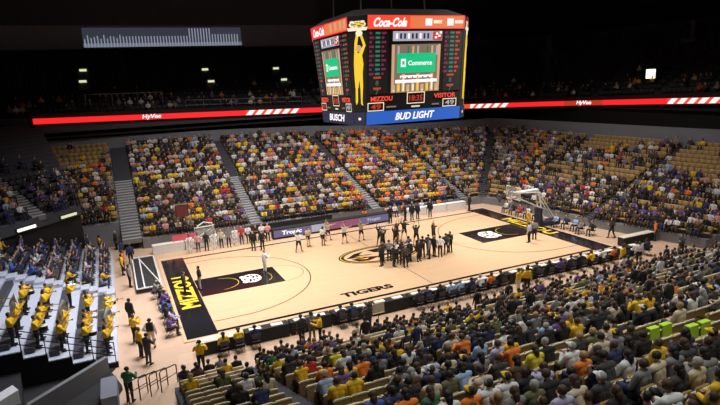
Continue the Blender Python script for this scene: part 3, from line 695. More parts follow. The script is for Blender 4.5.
class Bulk:
    def __init__(s, mats): s.mats = mats; s.V = []; s.F = []; s.I = []; s.n = 0
    def add(s, v, f, mi, x, y, z, rz, sc=1.):
        c, n = math.cos(rz)*sc, math.sin(rz)*sc; o = np.empty_like(v)
        o[:, 0] = v[:, 0]*c-v[:, 1]*n+x; o[:, 1] = v[:, 0]*n+v[:, 1]*c+y; o[:, 2] = v[:, 2]*sc+z
        s.V.append(o); s.F.append(f+s.n); s.I.append(mi); s.n += len(v)
    def build(s, name):
        Vv = np.concatenate(s.V); F = np.concatenate(s.F); I = np.concatenate(s.I)
        me = bpy.data.meshes.new(name); me.vertices.add(len(Vv)); me.vertices.foreach_set('co', Vv.ravel())
        me.loops.add(len(F)*3); me.loops.foreach_set('vertex_index', F.ravel().astype(np.int32))
        me.polygons.add(len(F)); me.polygons.foreach_set('loop_start', np.arange(0, len(F)*3, 3, dtype=np.int32)); me.polygons.foreach_set('loop_total', np.full(len(F), 3, dtype=np.int32))
        for m in s.mats: me.materials.append(m)
        me.polygons.foreach_set('material_index', I.astype(np.int32)); me.update(calc_edges=True); me.validate()
        return link(name, me)
CM = [M[k] for k in SKN]+[M[k] for k in HRN]+[M['c_'+k] for k in PALN]
crowd = Bulk(CM)
def crowd_add(s, pose, shirt, pants, skin, hair, sc=1.):
    v, f, m = LODS[pose]; lut = np.array([SKN.index(skin), 3+HRN.index(hair), 7+PALN.index(shirt), 7+PALN.index(pants)])
    crowd.add(v, f, lut[m], s['x'], s['y'], s['z'], s['rz'], sc)
# seat: individual parts + low version
def box_pts(b, x0, x1, y0, y1, z0, z1): b.box(x0, x1, y0, y1, z0, z1)
def rounded(b, w, t0, t1, z0, z1, lean=.0, m=None):
    prof = [(-w, z0), (w, z0), (w, z1-.05), (w-.05, z1), (-w+.05, z1), (-w, z1-.05)]
    b.prism(prof, t0, t1, m, lambda x, z, y: (x, y-(z-z0)*lean, z))
sb_back = MB(); rounded(sb_back, .265, -.30, -.25, .30, .86, .10); ME_back = sb_back.mesh('backrest', M['seat_gold'])
sb_ed = MB(); rounded(sb_ed, .279, -.368, -.325, .845, .878, .0); ME_edge = sb_ed.mesh('back_rim', M['seat_edge'])
sp = MB(); rounded(sp, .24, -.0, .44, .37, .43, 0); sp.v = [(x, y-.25, z) for x, y, z in sp.v]; ME_pan = sp.mesh('seat', M['seat_gold'])
sp = MB(); rounded(sp, .24, -.06, -.0, .38, .78, -.15); sp.v = [(x, y-.20, z) for x, y, z in sp.v]; ME_panup = sp.mesh('seat', M['seat_gold'])
sa = MB(); sa.box(-.275, -.245, -.28, .10, .58, .62); sa.box(-.275, -.245, -.27, -.2, .0, .6); ME_arm = sa.mesh('armrest', M['black_metal'])
def lod_tri(b):
    vs = np.array(b.v); fs = [(q[0], q[k], q[k+1]) for q in b.f for k in range(1, len(q)-1)]; return vs, np.array(fs)
sl = MB(); sl.box(-.265, .265, -.33, -.27, .30, .84, M['seat_gold']); sl.box(-.268, .268, -.34, -.265, .84, .875, M['seat_edge']); sl.box(-.24, .24, -.27, .15, .36, .43, M['seat_gold'])
SLv, SLf = lod_tri(sl); SLm = np.array([i for q, i in zip(sl.f, sl.mi) for k in range(1, len(q)-1)])
ss = MB(); ss.box(-.265, .265, -.33, -.27, .30, .84); ss.box(-.24, .24, -.27, -.20, .36, .70); SSv, SSf = lod_tri(ss)
seats = Bulk([M['seat_gold'], M['seat_edge'], M['seat_black']])

# ------------------------------------------------------------------ who sits where
COL = [(-16.7, -17.4, 'gold'), (-15.8, -16.9, 'black'), (-15.3, -15.7, 'gold'), (-15.6, -18.0, 'olive'), (-14.5, -17.2, 'black'), (-14.1, -17.2, 'gold'), (-13.7, -16.9, 'green'), (-14.3, -20.4, 'cream'), (-15.3, -22.6, 'navy'), (-15.6, -24.0, 'gold'), (-15.3, -20.2, 'white'), (-13.2, -20.4, 'gold'), (-12.7, -19.9, 'red'), (-12.9, -21.4, 'orange'), (-11.6, -19.9, 'yellow'), (-12.0, -22.4, 'gold'), (-11.7, -22.1, 'orange'), (-13.1, -23.4, 'light_blue'), (-12.6, -23.2, 'purple'), (-13.5, -24.4, 'gold'), (-13.0, -24.5, 'gold'), (-13.6, -26.3, 'blue'), (-13.6, -27.1, 'orange'), (-9.4, -19.0, 'gold'), (-10.1, -21.4, 'gold'), (-9.9, -22.2, 'white'), (-8.6, -23.6, 'orange'), (-8.8, -24.5, 'light_blue'), (-8.5, -24.7, 'lavender'), (-10.3, -24.9, 'lavender'), (-10.3, -25.3, 'cream'), (-11.1, -25.1, 'white'), (-11.9, -24.7, 'grey'), (-11.5, -26.9, 'cream'), (-11.9, -28.8, 'orange'), (-11.8, -28.2, 'white'), (-12.2, -27.7, 'green'), (-13.2, -27.7, 'orange'), (-13.2, -27.2, 'navy'), (-7.7, -24.9, 'gold'), (-8.6, -26.7, 'yellow'), (-8.8, -26.1, 'orange'), (-9.7, -28.8, 'lavender'), (-11.0, -28.6, 'white'), (-10.4, -27.4, 'cream'), (-11.3, -29.2, 'grey'), (-11.5, -28.6, 'orange'), (-10.7, -29.7, 'lavender'), (-7.7, -27.3, 'white'), (-8.5, -28.4, 'orange'), (-7.5, -29.1, 'white'), (-7.4, -30.2, 'cream'), (-6.4, -29.4, 'gold'), (-9.2, -31.7, 'white'), (-8.4, -31.8, 'gold'), (-10.3, -30.3, 'cream'), (0.1, -24.6, 'white'), (-1.4, -21.9, 'gold'), (-4.7, -24.7, 'gold'), (-4.4, -27.2, 'white'), (-4.4, -26.2, 'cream'), (3.3, -19.3, 'orange'), (-1.9, -20.6, 'orange'), (-2.4, -22.1, 'light_blue'), (-3.3, -22.4, 'yellow'), (-4.4, -23.9, 'gold'), (-1.1, -18.6, 'white'), (-3.5, -17.7, 'gold'), (-5.8, -15.1, 'orange'), (-7.3, -17.5, 'gold'), (-6.4, -18.7, 'yellow'), (-4.0, -17.9, 'yellow'), (13.6, -15.1, 'white'), (2.8, -22.8, 'orange'), (8.2, -21.1, 'red')]
WEI = {
 'near': dict(black=34, charcoal=20, navy=9, grey=11, brown=5, olive=7, white=6, cream=4, gold=5, orange=2, purple=2, light_blue=2, green=2, red=1),
 'far': dict(black=34, charcoal=10, navy=6, grey=8, brown=8, olive=4, white=13, cream=8, gold=8, yellow=2, orange=5, red=2, purple=4, light_blue=2, pink=5),
 'hot': dict(black=18, charcoal=6, navy=4, grey=6, brown=6, white=11, cream=8, gold=13, orange=24, pink=8, red=4, purple=2),
 'end': dict(black=38, charcoal=14, navy=12, grey=8, brown=8, white=13, cream=4, gold=3, orange=4, purple=5, red=2, light_blue=2, pink=2),
 'left': dict(black=22, navy=30, charcoal=10, grey=8, blue=8, light_blue=4, white=14, gold=3, purple=4, pink=3),
}
def pick(w): ks = list(w); return random.choices(ks, [w[k] for k in ks])[0]
def pskin(): return random.choices(SKN, [72, 16, 12])[0]
def phair(): return random.choices(HRN, [46, 39, 9, 6])[0]
for s in SLOTS:
    t, k = s['t'], s['k']; x, y = s['x'], s['y']; s['occ'] = False; w = 'far'; p = 0
    if t == 'near_stand':
        w = 'near'; p = .80 if math.sin(x*.55+k*1.9)+math.sin(k*2.7+x*.21) > -.75 else .35
        if x < -14.0: p = .12 if k > 1 else .75
        elif x < -8.8: p = min(p, .74)
        if -14 < x < -12.2 and 6 <= k <= 14: p = .15
        if x < -8.8 and k >= 18: p = .6
    elif t == 'far_stand':
        i = s['i']
        p = .97 if i < 3 else .9 if i == 3 else .8; w = 'hot' if (2 < x < 16 and i in (1, 2, 3)) and random.random() < .8 else 'far'
        if k > 17: p *= .75
        if i == 4: p = .62 if k < 13 else .4; w = 'end'
    elif t == 'right_end_stand':
        w = 'end'; p = .85 if k < 5 else .6 if k < 11 else .15
        if s['i'] == 0 and k >= 8: p = .45 if k < 14 else .12
        g = math.sin(x*.9+y*.37)+math.sin(y*.8+1.3*k); p = min(.95, max(.05, p+.3*g)) if k > 2 else p
    elif t == 'far_left_stand': p = .85 if k < 11 else .12; w = 'far'
    elif t == 'upper_left_stand': p = .55 if k < 6 else .12 if k < 12 else .0; w = 'left'
    elif t == 'left_end_bleachers': p = .93 if y > 1.6 else .0; w = 'left'
    elif t == 'upper_deck':
        p = .42 if k < 3 else .05 if k < 6 else 0; w = 'end' if x < 20 else 'end'
    s['occ'] = random.random() < p; s['shirt'] = pick(WEI[w]); s['ps'] = random.random(); s['hair'] = phair(); s['skin'] = pskin()
NIND = 162
near = [s for s in SLOTS if s['t'] == 'near_stand']
for cx, cy, c in COL:
    s = min(near, key=lambda q: (q['x']-cx)**2+(q['y']-cy)**2 + (50 if q.get('fix') else 0)); s['occ'] = True; s['shirt'] = c; s['fix'] = True
LIME = []
for cx, cy in ((-4.0, -26.9), (-3.0, -26.9), (-3.1, -27.5), (-2.5, -27.5)):
    s = min(near, key=lambda q: (q['x']-cx)**2+(q['y']-cy)**2+(50 if q.get('fix') else 0)); s['occ'] = False; s['fix'] = True; s['lime'] = True; LIME.append(s)
for s in SLOTS:
    if s['t'] == 'near_stand' and not s.get('lime') and any(0 < l['y']-s['y'] < 2.0 and -1.2-(l['y']-s['y'])*.5 < s['x']-l['x'] < .75 for l in LIME): s['occ'] = False
    s['v'] = view((s['x'], s['y'], s['z']+.9)); v = s['v']; s['in'] = v is not None and -6 < v[0] < 726 and -10 < v[1] < 412; s['wide'] = v is not None and -110 < v[0] < 830 and -40 < v[1] < 520
cand = sorted([s for s in SLOTS if s['in'] and s['t'] in ('near_stand',)], key=lambda s: s['v'][2])
BL = ['leftmost', 'second', 'third', 'fourth', 'fifth', 'rightmost']
top_people = [s for s in cand if s['occ']][:NIND]; ids = {id(s) for s in top_people}
top_seats = cand[:300]; sids = {id(s) for s in top_seats}
cn = lambda c: c.replace('_', ' '); HN = dict(hair_black='black', hair_brown='brown', hair_blond='blond', hair_grey='grey')
POSN = ['sit_lap', 'sit_lean', 'sit_cross', 'sit_clap', 'sit_phone']
proto = None; lime_n = 0
for s in SLOTS:
    if not s['wide']: continue
    pos = f"{ordn(s['k']+1)} row, {ordn(s['j']+1)} seat, near stand's {BL[min(s['i'], 5)]} block"
    R = math.cos(s['rz']), math.sin(s['rz'])
    if s['occ']:
        if id(s) in ids:
            pz = random.choices(POSN, [34, 24, 14, 14, 14])[0]; lg = s['ps'] < .35; cap = random.choice(['black', 'gold', 'white', 'grey']) if (not lg and s['ps'] > .86) else None
            hd = f'{cap}-capped person' if cap else f"{HN[s['hair']]}-haired person"
            person((s['x'], s['y'], s['z']), s['rz']+random.uniform(-.15, .15), f"{hd} in {cn(s['shirt'])} top, {pos}", pz, s['shirt'], random.choice(['black', 'navy', 'charcoal', 'brown']), s['hair'], s['skin'],
                   lg, cap, random.random() < .75 or s['shirt'] == 'black', group='spectators in the near stand', scale=1.06)
        else:
            st = random.random(); fac = 1.
            pose = ('stand' if st < .05 else 'sit_lean' if st < .3 else 'sit_clap' if st < .4 else 'sit_cross' if st < .6 else 'sit_lap')
            if s['t'] == 'left_end_bleachers': s = dict(s); s['z'] -= .04; 
            if s['wide']: crowd_add(s, pose, s['shirt'], random.choice(['black', 'navy', 'charcoal', 'brown']), s['skin'], s['hair'])
    if s['t'] == 'left_end_bleachers': continue
    if id(s) in sids:
        if proto is None:
            proto = empty('arena_seat', (0, 0, 0), 'x', 'seat'); link('backrest', ME_back, proto); link('back_rim', ME_edge, proto); pn_ = link('seat', ME_pan, proto); link('armrest', ME_arm, proto)
            r = proto; r.location = (s['x'], s['y'], s['z']); r.rotation_euler = (0, 0, s['rz'])
        else: r = dup(proto, (s['x'], s['y'], s['z']), s['rz'], 'x')
        st = f"under person in {cn(s['shirt'])}" if s['occ'] else 'standing empty'
        r['label'] = f"gold seat {st}, {pos}"; r['group'] = 'gold seats of the near stand'
        if not s['occ']:
            for ch in r.children:
                if ch.data == ME_pan: ch.data = ME_panup
    elif s['wide']:
        if s['t'] == 'upper_left_stand' and s['k'] > 6: pass
        elif s['t'] in ('upper_deck', 'upper_left_stand'): seats.add(SSv, SSf, np.full(len(SSf), 2), s['x'], s['y'], s['z'], s['rz'])  # upper deck seats coloured charcoal, their lack of light painted in
        else: seats.add(SLv, SLf, SLm, s['x'], s['y'], s['z'], s['rz'])
for n_, s in enumerate(sorted(LIME, key=lambda q: q['v'][0])):
    b = MB(); pr = [(-.21, .99), (.21, .99), (.24, .40), (.1, .35), (-.10, .38), (-.23, .33)]
    b.prism([(x, z) for x, z in pr], -.40, -.375, None, lambda x, z, y: (x, y-.01*math.sin(z*9+x*12), z)); b.box(-.21, .21, -.40, -.22, .96, 1.0)
    b.prism([(x, z) for x, z in pr], -.235, -.22, None, lambda x, z, y: (x, y, z))
    o = b.build('seat_cloth', M['lime'], None, (s['x'], s['y'], s['z']+.0)); o.rotation_euler = (0, 0, s['rz'])
    tag(o, f"lime green cloth draped over a seat back, {['leftmost', 'second from left', 'third from left', 'rightmost'][n_]} of the four", 'cloth', 'lime cloths in the near stand')
tag(seats.build('arena_seating'), 'rows of gold and charcoal fixed seats around the bowl, upper deck ones darkened as unlit', 'seats', kind='stuff')

# ------------------------------------------------------------------ floor furniture
def table(loc, w, d, rz, label, top_m='cream_top', group=None, skirt='cloth_black', h=.74, items=2):
    r = empty('press_table', loc, label, 'table', group, rz); b = MB(); b.box(-w/2, w/2, -d/2, d/2, h-.04, h); b.build('tabletop', M[top_m], r)
    b = MB()
    n = int(w/.12)
    for k in range(n):   # pleated skirt on the long side and ends
        x0, x1 = -w/2+w*k/n, -w/2+w*(k+1)/n; o = .012 if k % 2 else 0
        for sy in (-1, 1): b.box(x0, x1, sy*(d/2-.02)-.006+o*sy, sy*(d/2-.02)+.006+o*sy, .02, h-.04)
    for sx in (-1, 1): b.box(sx*(w/2-.02)-.008, sx*(w/2-.02)+.008, -d/2, d/2, .02, h-.04)
    b.build('table_skirt', M[skirt], r)
    for sx in (-1, 1):
        for sy in (-1, 1):
            b = MB(); b.tube([(sx*(w/2-.12), sy*(d/2-.1), 0), (sx*(w/2-.12), sy*(d/2-.1), h-.04)], .015, 6); b.build('leg', M['steel'], r)
    return r
def paper(loc, rz, label, group): 
    b = MB(); b.box(-.32, .32, -.17, .17, 0, .02, M['paper']); b.box(-.30, -.03, -.15, .15, .02, .035, M['paper']); b.box(.02, .3, -.14, .14, .02, .028, M['paper'])
    o = b.build('paper_stack', M['paper'], None, loc); o.rotation_euler = (0, 0, rz); return tag(o, label, 'paper', group)
CHAIR = None
def chair(loc, rz, label, group, m='seat_black'):
    global CHAIR
    if CHAIR is None:
        CHAIR = r = empty('folding_chair', loc, label, 'chair', group, rz)
        b = MB(); b.box(-.21, .21, -.2, .2, .43, .46); b.build('seat', M['seat_black'], r)
        b = MB(); b.prism([(-.21, .62), (.21, .62), (.21, .84), (.17, .87), (-.17, .87), (-.21, .84)], -.24, -.21, None, lambda x, z, y: (x, y, z)); b.build('backrest', M['seat_black'], r)
        for sx in (-1, 1):
            b = MB(); b.tube([(sx*.22, .22, 0), (sx*.22, -.1, .5), (sx*.22, -.22, .86)], .012, 6); b.build('front_leg', M['black_metal'], r)
            b = MB(); b.tube([(sx*.2, -.24, 0), (sx*.2, .12, .44)], .012, 6); b.build('rear_leg', M['black_metal'], r)
        return r
    r = dup(CHAIR, loc, rz, label, group); return r
# near press row: 13 tables along the near sideline
xs = [-14.6+2.5*k for k in range(13)]
for k, x in enumerate(xs):
    y = -10.1
    table((x, y, 0), 2.42, .62, 0, f"black skirted press table, {ordn(k+1)} from the left along the near sideline", 'cream_top' if k == 0 else 'cloth_black', 'press tables along the near sideline')
    if k == 0: continue
    for q in (-.62, .58): paper((x+q, y, .74), random.uniform(-.15, .15), f"white papers on the {'left' if q < 0 else 'right'} half of the {ordn(k+1)} press table", 'papers on the press tables')
paper((-15.2, -10.1, .74), .1, 'white papers on the leftmost cream press table', 'papers on the press tables')
# people and chairs of the near press row
NP = [(-14.55, 'gold', 'black', 'hair_black', 0), (-13.75, 'gold', 'black', 'hair_brown', 0), (-12.9, 'navy', 'black', 'hair_black', 0),
      (-7.9, 'charcoal', 'black', 'hair_black', 0), (-7.2, 'navy', 'charcoal', 'hair_brown', 0), (-2.9, 'charcoal', 'black', 'hair_black', 0), (-2.2, 'navy', 'black', 'hair_brown', 0), (-1.4, 'black', 'black', 'hair_black', 0),
      (-.6, 'light_blue', 'black', 'hair_brown', 0), (.1, 'light_blue', 'navy', 'hair_grey', 0), (.9, 'navy', 'black', 'hair_black', 0), (1.7, 'white', 'black', 'hair_grey', 0), (2.5, 'orange', 'black', 'hair_black', 0), (3.3, 'black', 'black', 'hair_brown', 0),
      (5.4, 'black', 'black', 'hair_black', 0), (6.3, 'charcoal', 'black', 'hair_brown', 0), (7.2, 'black', 'navy', 'hair_black', 0), (8.2, 'purple', 'black', 'hair_black', 0), (9.2, 'charcoal', 'black', 'hair_brown', 0), (10.2, 'black', 'black', 'hair_black', 0), (11.2, 'gold', 'black', 'hair_brown', 0),
      (12.3, 'white', 'black', 'hair_black', 0), (13.2, 'orange', 'black', 'hair_black', 0), (14.3, 'black', 'black', 'hair_brown', 0), (15.4, 'white', 'navy', 'hair_black', 0), (16.6, 'charcoal', 'black', 'hair_black', 0)]
def nth(seq, x): return ordn(sorted(seq).index(x)+1)
NX = [q[0] for q in NP]
for x, sh, pn2, hr, _ in NP:
    chair((x, -10.85, 0), 0, f"black folding chair of the {nth(NX, x)} seated press worker from the left, near sideline", 'folding chairs along the near sideline')
    person((x, -10.83, .0), random.uniform(-.1, .1), f"person in {cn(sh)} top seated {nth(NX, x)} from left at the near press tables", random.choice(['sit_lean', 'sit_phone', 'sit_lap']), sh, pn2, hr, pskin(), sh in ('gold',), group='people seated at the near press tables')
for n_, (x, y, rz, pose, sh, pn2, hr, lab) in enumerate([
    (-10.6, -11.7, .3, 'stand', 'charcoal', 'black', 'hair_black', 'tall standing person in charcoal jacket behind the near press tables, left'),
    (-10.0, -11.6, -.4, 'stand_cross', 'grey', 'olive', 'hair_brown', 'standing person in grey shirt beside the charcoal-jacketed person, near press tables'),
    (-9.7, -12.1, 1.2, 'stand_half', 'gold', 'black', 'hair_black', 'standing person in gold shirt behind the near press tables, left'),
    (-6.9, -12.2, .1, 'stand_hold', 'charcoal', 'navy', 'hair_black', 'standing person in charcoal top filming, in front of near stand'),
    (3.7, -11.9, .4, 'stand', 'gold', 'white', 'hair_brown', 'standing person in gold shirt and white trousers behind near press tables'),
    (4.3, -12.0, -.3, 'stand_hip', 'gold', 'black', 'hair_black', 'standing person in gold shirt and black trousers behind near press tables'),
    (12.9, -11.8, .2, 'stand', 'gold', 'black', 'hair_black', 'standing person in gold shirt near the right end of press tables'),
    (14.4, -11.9, -.5, 'stand', 'white', 'black', 'hair_brown', 'standing person in white shirt near the right end of press tables'),
    (18.4, -12.2, 1.5, 'stride', 'charcoal', 'black', 'hair_brown', 'person in charcoal walking on the tan floor at the near right corner'),
    (20.3, -8.6, .6, 'stand', 'orange', 'charcoal', 'hair_brown', 'person in orange shirt standing at the near right floor corner'),
    (21.0, -8.9, .3, 'stand_hip', 'purple', 'light_blue', 'hair_black', 'person in purple top and pale blue trousers at near right corner'),
    (21.8, -9.0, -.6, 'stand_cross', 'gold', 'black', 'hair_black', 'person in gold shirt with crossed arms at the near right corner'),
    (-15.9, -12.1, -.2, 'stand_half', 'gold', 'black', 'hair_black', 'person in gold shirt standing before the front left seats of near stand'),
    ]): person((x, y, 0), rz, lab, pose, sh, pn2, hr, pskin())
b = MB(); b.prism([(0, 0), (2.2, 0), (2.2, .95), (0, .95)], 0, .04, None, lambda x, z, y: (x, y, z)); b.prism([(.05, 0), (.15, 0), (.15, .2), (.05, .2)], -.2, .2, M['black_metal'], lambda x, z, y: (x, y, z))
# small gold-framed sign
sg = empty('framed_sign', (-6.2, -12.0, 0), 'small pale sign in a dark gold frame standing before near stand', 'sign')
b = MB(); b.box(-.36, .36, -.02, .02, .95, 1.5); b.build('sign_panel', M['cream_top'], sg)
b = MB(); b.tube([(-.38, 0, .93), (.38, 0, .93), (.38, 0, 1.52), (-.38, 0, 1.52)], .025, 6, None, True); b.build('sign_frame', M['brass'], sg)
b = MB(); b.tube([(0, 0, 0), (0, 0, .93)], .02, 6); b.tube([(-.25, -.2, .02), (.25, .2, .02)], .02, 6); b.build('sign_post', M['black_metal'], sg)

# far scorers' table with LED front
st = empty('scorers_table', (-.35, 9.35, 0), "long scorers' table with lit advertising front on the far sideline", 'table')
b = MB(); b.box(-5.95, 5.95, -.05, .75, .0, .88); b.build('table_body', M['black'], st)
b = MB(); b.box(-5.95, 5.95, -.08, .8, .88, .93); b.build('tabletop', M['cloth_black'], st)
b = MB()
for x0, x1, m in ((-5.9, -2.3, 'e_purple'), (-2.3, -.9, 'e_grey'), (-.9, 2.5, 'e_mauve'), (2.5, 5.9, 'e_purple')): b.box(x0, x1, -.1, -.05, .18, .84, M[m])
lf = b.build('display_front', M['e_purple'], st)
MX = Matrix.Rotation(PI/2, 4, 'X')
text_mesh('Tropic', .5, M['e_white'], 'display_lettering', lf, Matrix.Translation((-4.2, -.13, .5)) @ MX, .005, .02, .1, width=1.9)
text_mesh('TIGERS', .4, M['e_mauve'], 'display_lettering', lf, Matrix.Translation((-.0, -.13, .5)) @ MX, .005, .02, .1, width=2.0)
text_mesh('Tropic', .4, M['e_grey'], 'display_lettering', lf, Matrix.Translation((4.1, -.13, .5)) @ MX, .005, .02, .1, width=1.5)
# far press tables (white) left and right
for k, (x, y, w, rz) in enumerate([(-15.2, 10.9, 2.6, .03), (-12.5, 10.8, 2.6, .03), (-9.9, 10.6, 2.4, .03), (8.9, 10.2, 2.3, -.05), (11.3, 10.1, 2.3, -.05), (13.7, 10.0, 2.3, -.05)]):
    table((x, y, 0), w, .7, rz, f"white skirted table on the far side, {ordn(k+1)} from the left", 'white_panel', 'white tables on the far side', 'white_panel', .78)
b = MB(); b.box(-1.1, 1.1, -.03, .03, .05, .55); b.box(-1.0, -.95, -.1, .1, 0, .05); b.box(.95, 1.0, -.1, .1, 0, .05)
tag(b.build('banner', M['pink_banner'], None, (-13.7, 11.0, .78)), 'pink-red banner standing on the white far left tables', 'banner')
b = MB(); b.box(-7, 7, -.04, .04, 0, .85); tag(b.build('barrier_board', M['black'], None, (-1.2, 12.25, 0)), 'low black barrier at the foot of the far stand', 'barrier')
b = MB(); b.box(-.5, .5, -.06, .06, 0, 1.1, M['camera_red']); b.box(-.55, .55, -.08, .08, 1.1, 1.18, M['steel']); b.box(-.55, -.5, -.08, .08, 0, 1.1, M['black']); b.box(.5, .55, -.08, .08, 0, 1.1, M['black'])
b.box(-.06, .06, -.05, .05, -1.1, 0, M['black'])
tag(b.build('shot_clock_panel', M['black'], None, (-13.6, 12.4, 2.6)), 'small dark maroon square panel with pale top edge before far left seats', 'panel')

# goals
def goal(x, s, label):
    """s=+1: base to +x of board"""
    r = empty('basketball_goal', (x, 0, 0), label, 'basketball hoop')
    def q(dx): return s*dx
    b = MB(); b.box(min(q(2.9), q(5.0)), max(q(2.9), q(5.0)), -.55, .55, .05, .42); b.build('wheeled_base', M['blue_pad'], r)
    b = MB(); b.box(min(q(2.75), q(3.0)), max(q(2.75), q(3.0)), -.4, .4, .1, 1.7); b.build('safety_pad', M['blue_pad'], r)
    b = MB()
    for sy in (-.22, .22):
        b.tube([(q(3.3), sy, .5), (q(3.0), sy, 1.6), (q(2.7), sy, 3.2), (q(.2), sy, 3.45)], .075, 8)
        b.tube([(q(4.6), sy, .5), (q(2.7), sy, 3.2)], .06, 8); b.tube([(q(3.05), sy, 1.7), (q(.3), sy, 3.0)], .05, 8)
    b.box(min(q(.1), q(2.7)), max(q(.1), q(2.7)), -.25, .25, 3.38, 3.5)
    b.build('boom_arm', M['white_panel'], r)
    b = MB(); b.box(-.02, .02, -.9, .9, 2.9, 3.97); bb = b.build('backboard', M['glass'], r)
    b = MB(); b.tube([(0, -.91, 2.89), (0, .91, 2.89), (0, .91, 3.98), (0, -.91, 3.98)], .035, 6, None, True); b.build('backboard_frame', M['white_panel'], bb)
    b = MB(); b.tube([(-q(.03), -.3, 3.08), (-q(.03), .3, 3.08), (-q(.03), .3, 3.53), (-q(.03), -.3, 3.53)], .02, 4, None, True); b.build('target_square', M['white_panel'], bb)
    b = MB(); b.tube([(-q(.4)+.23*math.cos(t), .23*math.sin(t), 3.05) for t in [2*PI*k/16 for k in range(16)]], .012, 6, None, True); b.box(min(-q(.18), 0), max(-q(.18), 0), -.06, .06, 3.02, 3.07); rm = b.build('rim', M['rim'], r)
    b = MB()
    for k in range(12):
        t0, t1 = 2*PI*k/12, 2*PI*(k+1)/12
        for (ta, tb) in ((t0, t1), (t1, t0)):
            b.tube([(-q(.4)+.23*math.cos(ta), .23*math.sin(ta), 3.04), (-q(.4)+.16*math.cos((ta+tb)/2), .16*math.sin((ta+tb)/2), 2.8), (-q(.4)+.12*math.cos(tb), .12*math.sin(tb), 2.6)], .005, 3)
    b.build('net', M['net'], rm)
    b = MB(); b.box(-.1, .1, -.35, .35, 4.15, 4.55, M['black']); b.build('shot_clock', M['black'], r)
    return r
goal(13.1, 1, 'basketball goal with white boom arm at the right end of court')
bf = empty('backboard_stand', (-12.1, 10.3, 0), 'white-framed backboard on a low white curved stand among the far left tables', 'backboard', None, .15)
b = MB(); b.box(-.85, .85, -.015, .015, .95, 1.9); b.build('backboard', M['glass'], bf)
b = MB(); b.tube([(-.87, 0, .93), (.87, 0, .93), (.87, 0, 1.92), (-.87, 0, 1.92)], .05, 6, None, True); b.tube([(-.8, 0, 1.0), (.8, 0, 1.8)], .03, 6); b.build('backboard_frame', M['white_panel'], bf)
b = MB(); b.tube([(.87, .1, 0), (.95, .1, 1.2), (.7, .1, 2.1), (0, .1, 2.3), (-.6, .1, 2.0)], .06, 8); b.tube([(-.5, .1, 0), (-.5, .1, .95)], .05, 8); b.build('curved_arm', M['white_panel'], bf)
# boxed floor panel behind the left baseline
fp = empty('folding_platform', (-17.35, 5.2, 0), 'black floor platform framed by white bars, behind the left baseline', 'platform')
b = MB(); b.box(-.85, .75, -4.0, 4.0, .05, .3); b.build('deck', M['cloth_black'], fp)
b = MB()
for a, c in (((-.85, -4), (-.85, 4)), ((.75, -4), (.75, 4)), ((-.85, -4), (.75, -4)), ((-.85, 4), (.75, 4)), ((-.35, -4), (-.35, 4)), ((-.35, 3.6), (.75, -3.6))):
    b.tube([(*a, .36), (*c, .36)], .055, 6)
b.build('white_bars', M['white_panel'], fp)
b = MB()
for x in (-.8, .7):
    for y in (-3.9, 0, 3.9): b.box(x-.05, x+.05, y-.05, y+.05, 0, .06)
b.build('foot', M['black_metal'], fp)

# ------------------------------------------------------------------ people on the court and floor
def P_(x, y, rz, pose, sh, pn2, lab, hair=None, **k): person((x, y, .05 if abs(x) < 16.2 and -8.3 < y < 8.8 else 0), rz, lab, pose, sh, pn2, hair or phair(), k.pop('skin', pskin()), **k)
P_(-14.2, -.3, 1.6, 'stand_hip', 'black', 'lavender', 'person in black top and pale trousers standing on the left painted key', 'hair_black')
P_(-9.3, .9, -1.2, 'stand_half', 'white', 'white', 'person all in white at the tip of the left painted key', 'hair_blond')
P_(-15.3, -.9, -1.5, 'stand', 'charcoal', 'black', 'person in charcoal standing on the black left baseline strip beside lettering')
P_(11.7, -3.7, .4, 'stand', 'lavender', 'black', 'person in lavender shirt and black trousers right of the right key', 'hair_black')
P_(12.6, -3.3, -.5, 'stand_hip', 'grey', 'black', 'person in grey shirt and black trousers right of the right key', 'hair_black')
P_(13.9, -1.1, 1.4, 'arms_up', 'gold', 'gold', 'person in gold with raised arms under the right goal', 'hair_blond')
P_(4.3, -2.7, -.7, 'stride', 'charcoal', 'black', 'person in charcoal striding just right of the centre court group', 'hair_black')
P_(4.9, -2.4, 1.9, 'stand_half', 'black', 'black', 'person in black rightmost of the centre court group', 'hair_black')
FAR_CHEER = [(-5.5, 4.4), (-4.3, 5.4), (-3.1, 5.0), (-2.2, 6.2), (-1.3, 4.6), (.3, 4.6)]
for n_, (x, y) in enumerate(sorted(FAR_CHEER, key=lambda q: view((*q, .9))[0])):
    P_(x, y, PI+random.uniform(-.5, .5), random.choice(['arm_out', 'stand_hip', 'arms_up']), 'white' if n_ % 2 == 0 else 'cream', 'black', f"dancer in {'white' if n_ % 2 == 0 else 'cream'} top and black shorts, {ordn(n_+1)} from left in far row",
       long=True, sleeves=False, shorts=True, group='dancers in the far row on court')
D2 = [(1.0, 2.3), (2.6, 2.3), (3.6, 2.8), (3.7, .9), (5.2, .6), (1.9, 1.2), (.6, 1.0)]
for n_, (x, y) in enumerate(sorted(D2, key=lambda q: view((*q, .9))[0])):
    P_(x, y, PI+random.uniform(-.5, .5), ['arm_out', 'arms_up'][n_ % 2], 'charcoal', 'black', f"dancer in charcoal top, {ordn(n_+1)} from left in the middle row, arms raised", long=True, sleeves=False, shorts=True, group='dancers in the middle row on court')
HUD = [(-1.3, -2.6), (-.9, -1.9), (-.3, -1.9), (0, -2.5), (.15, -3.1), (.6, -2.2), (.1, -3.75), (.9, -2.9), (1.2, -2.5), (1.6, -3.1), (1.9, -2.5), (2.35, -2.4), (2.6, -3.0), (3.0, -2.2), (3.2, -2.7), (3.5, -3.1), (-.6, -3.2), (.5, -1.6), (1.5, -1.8)]
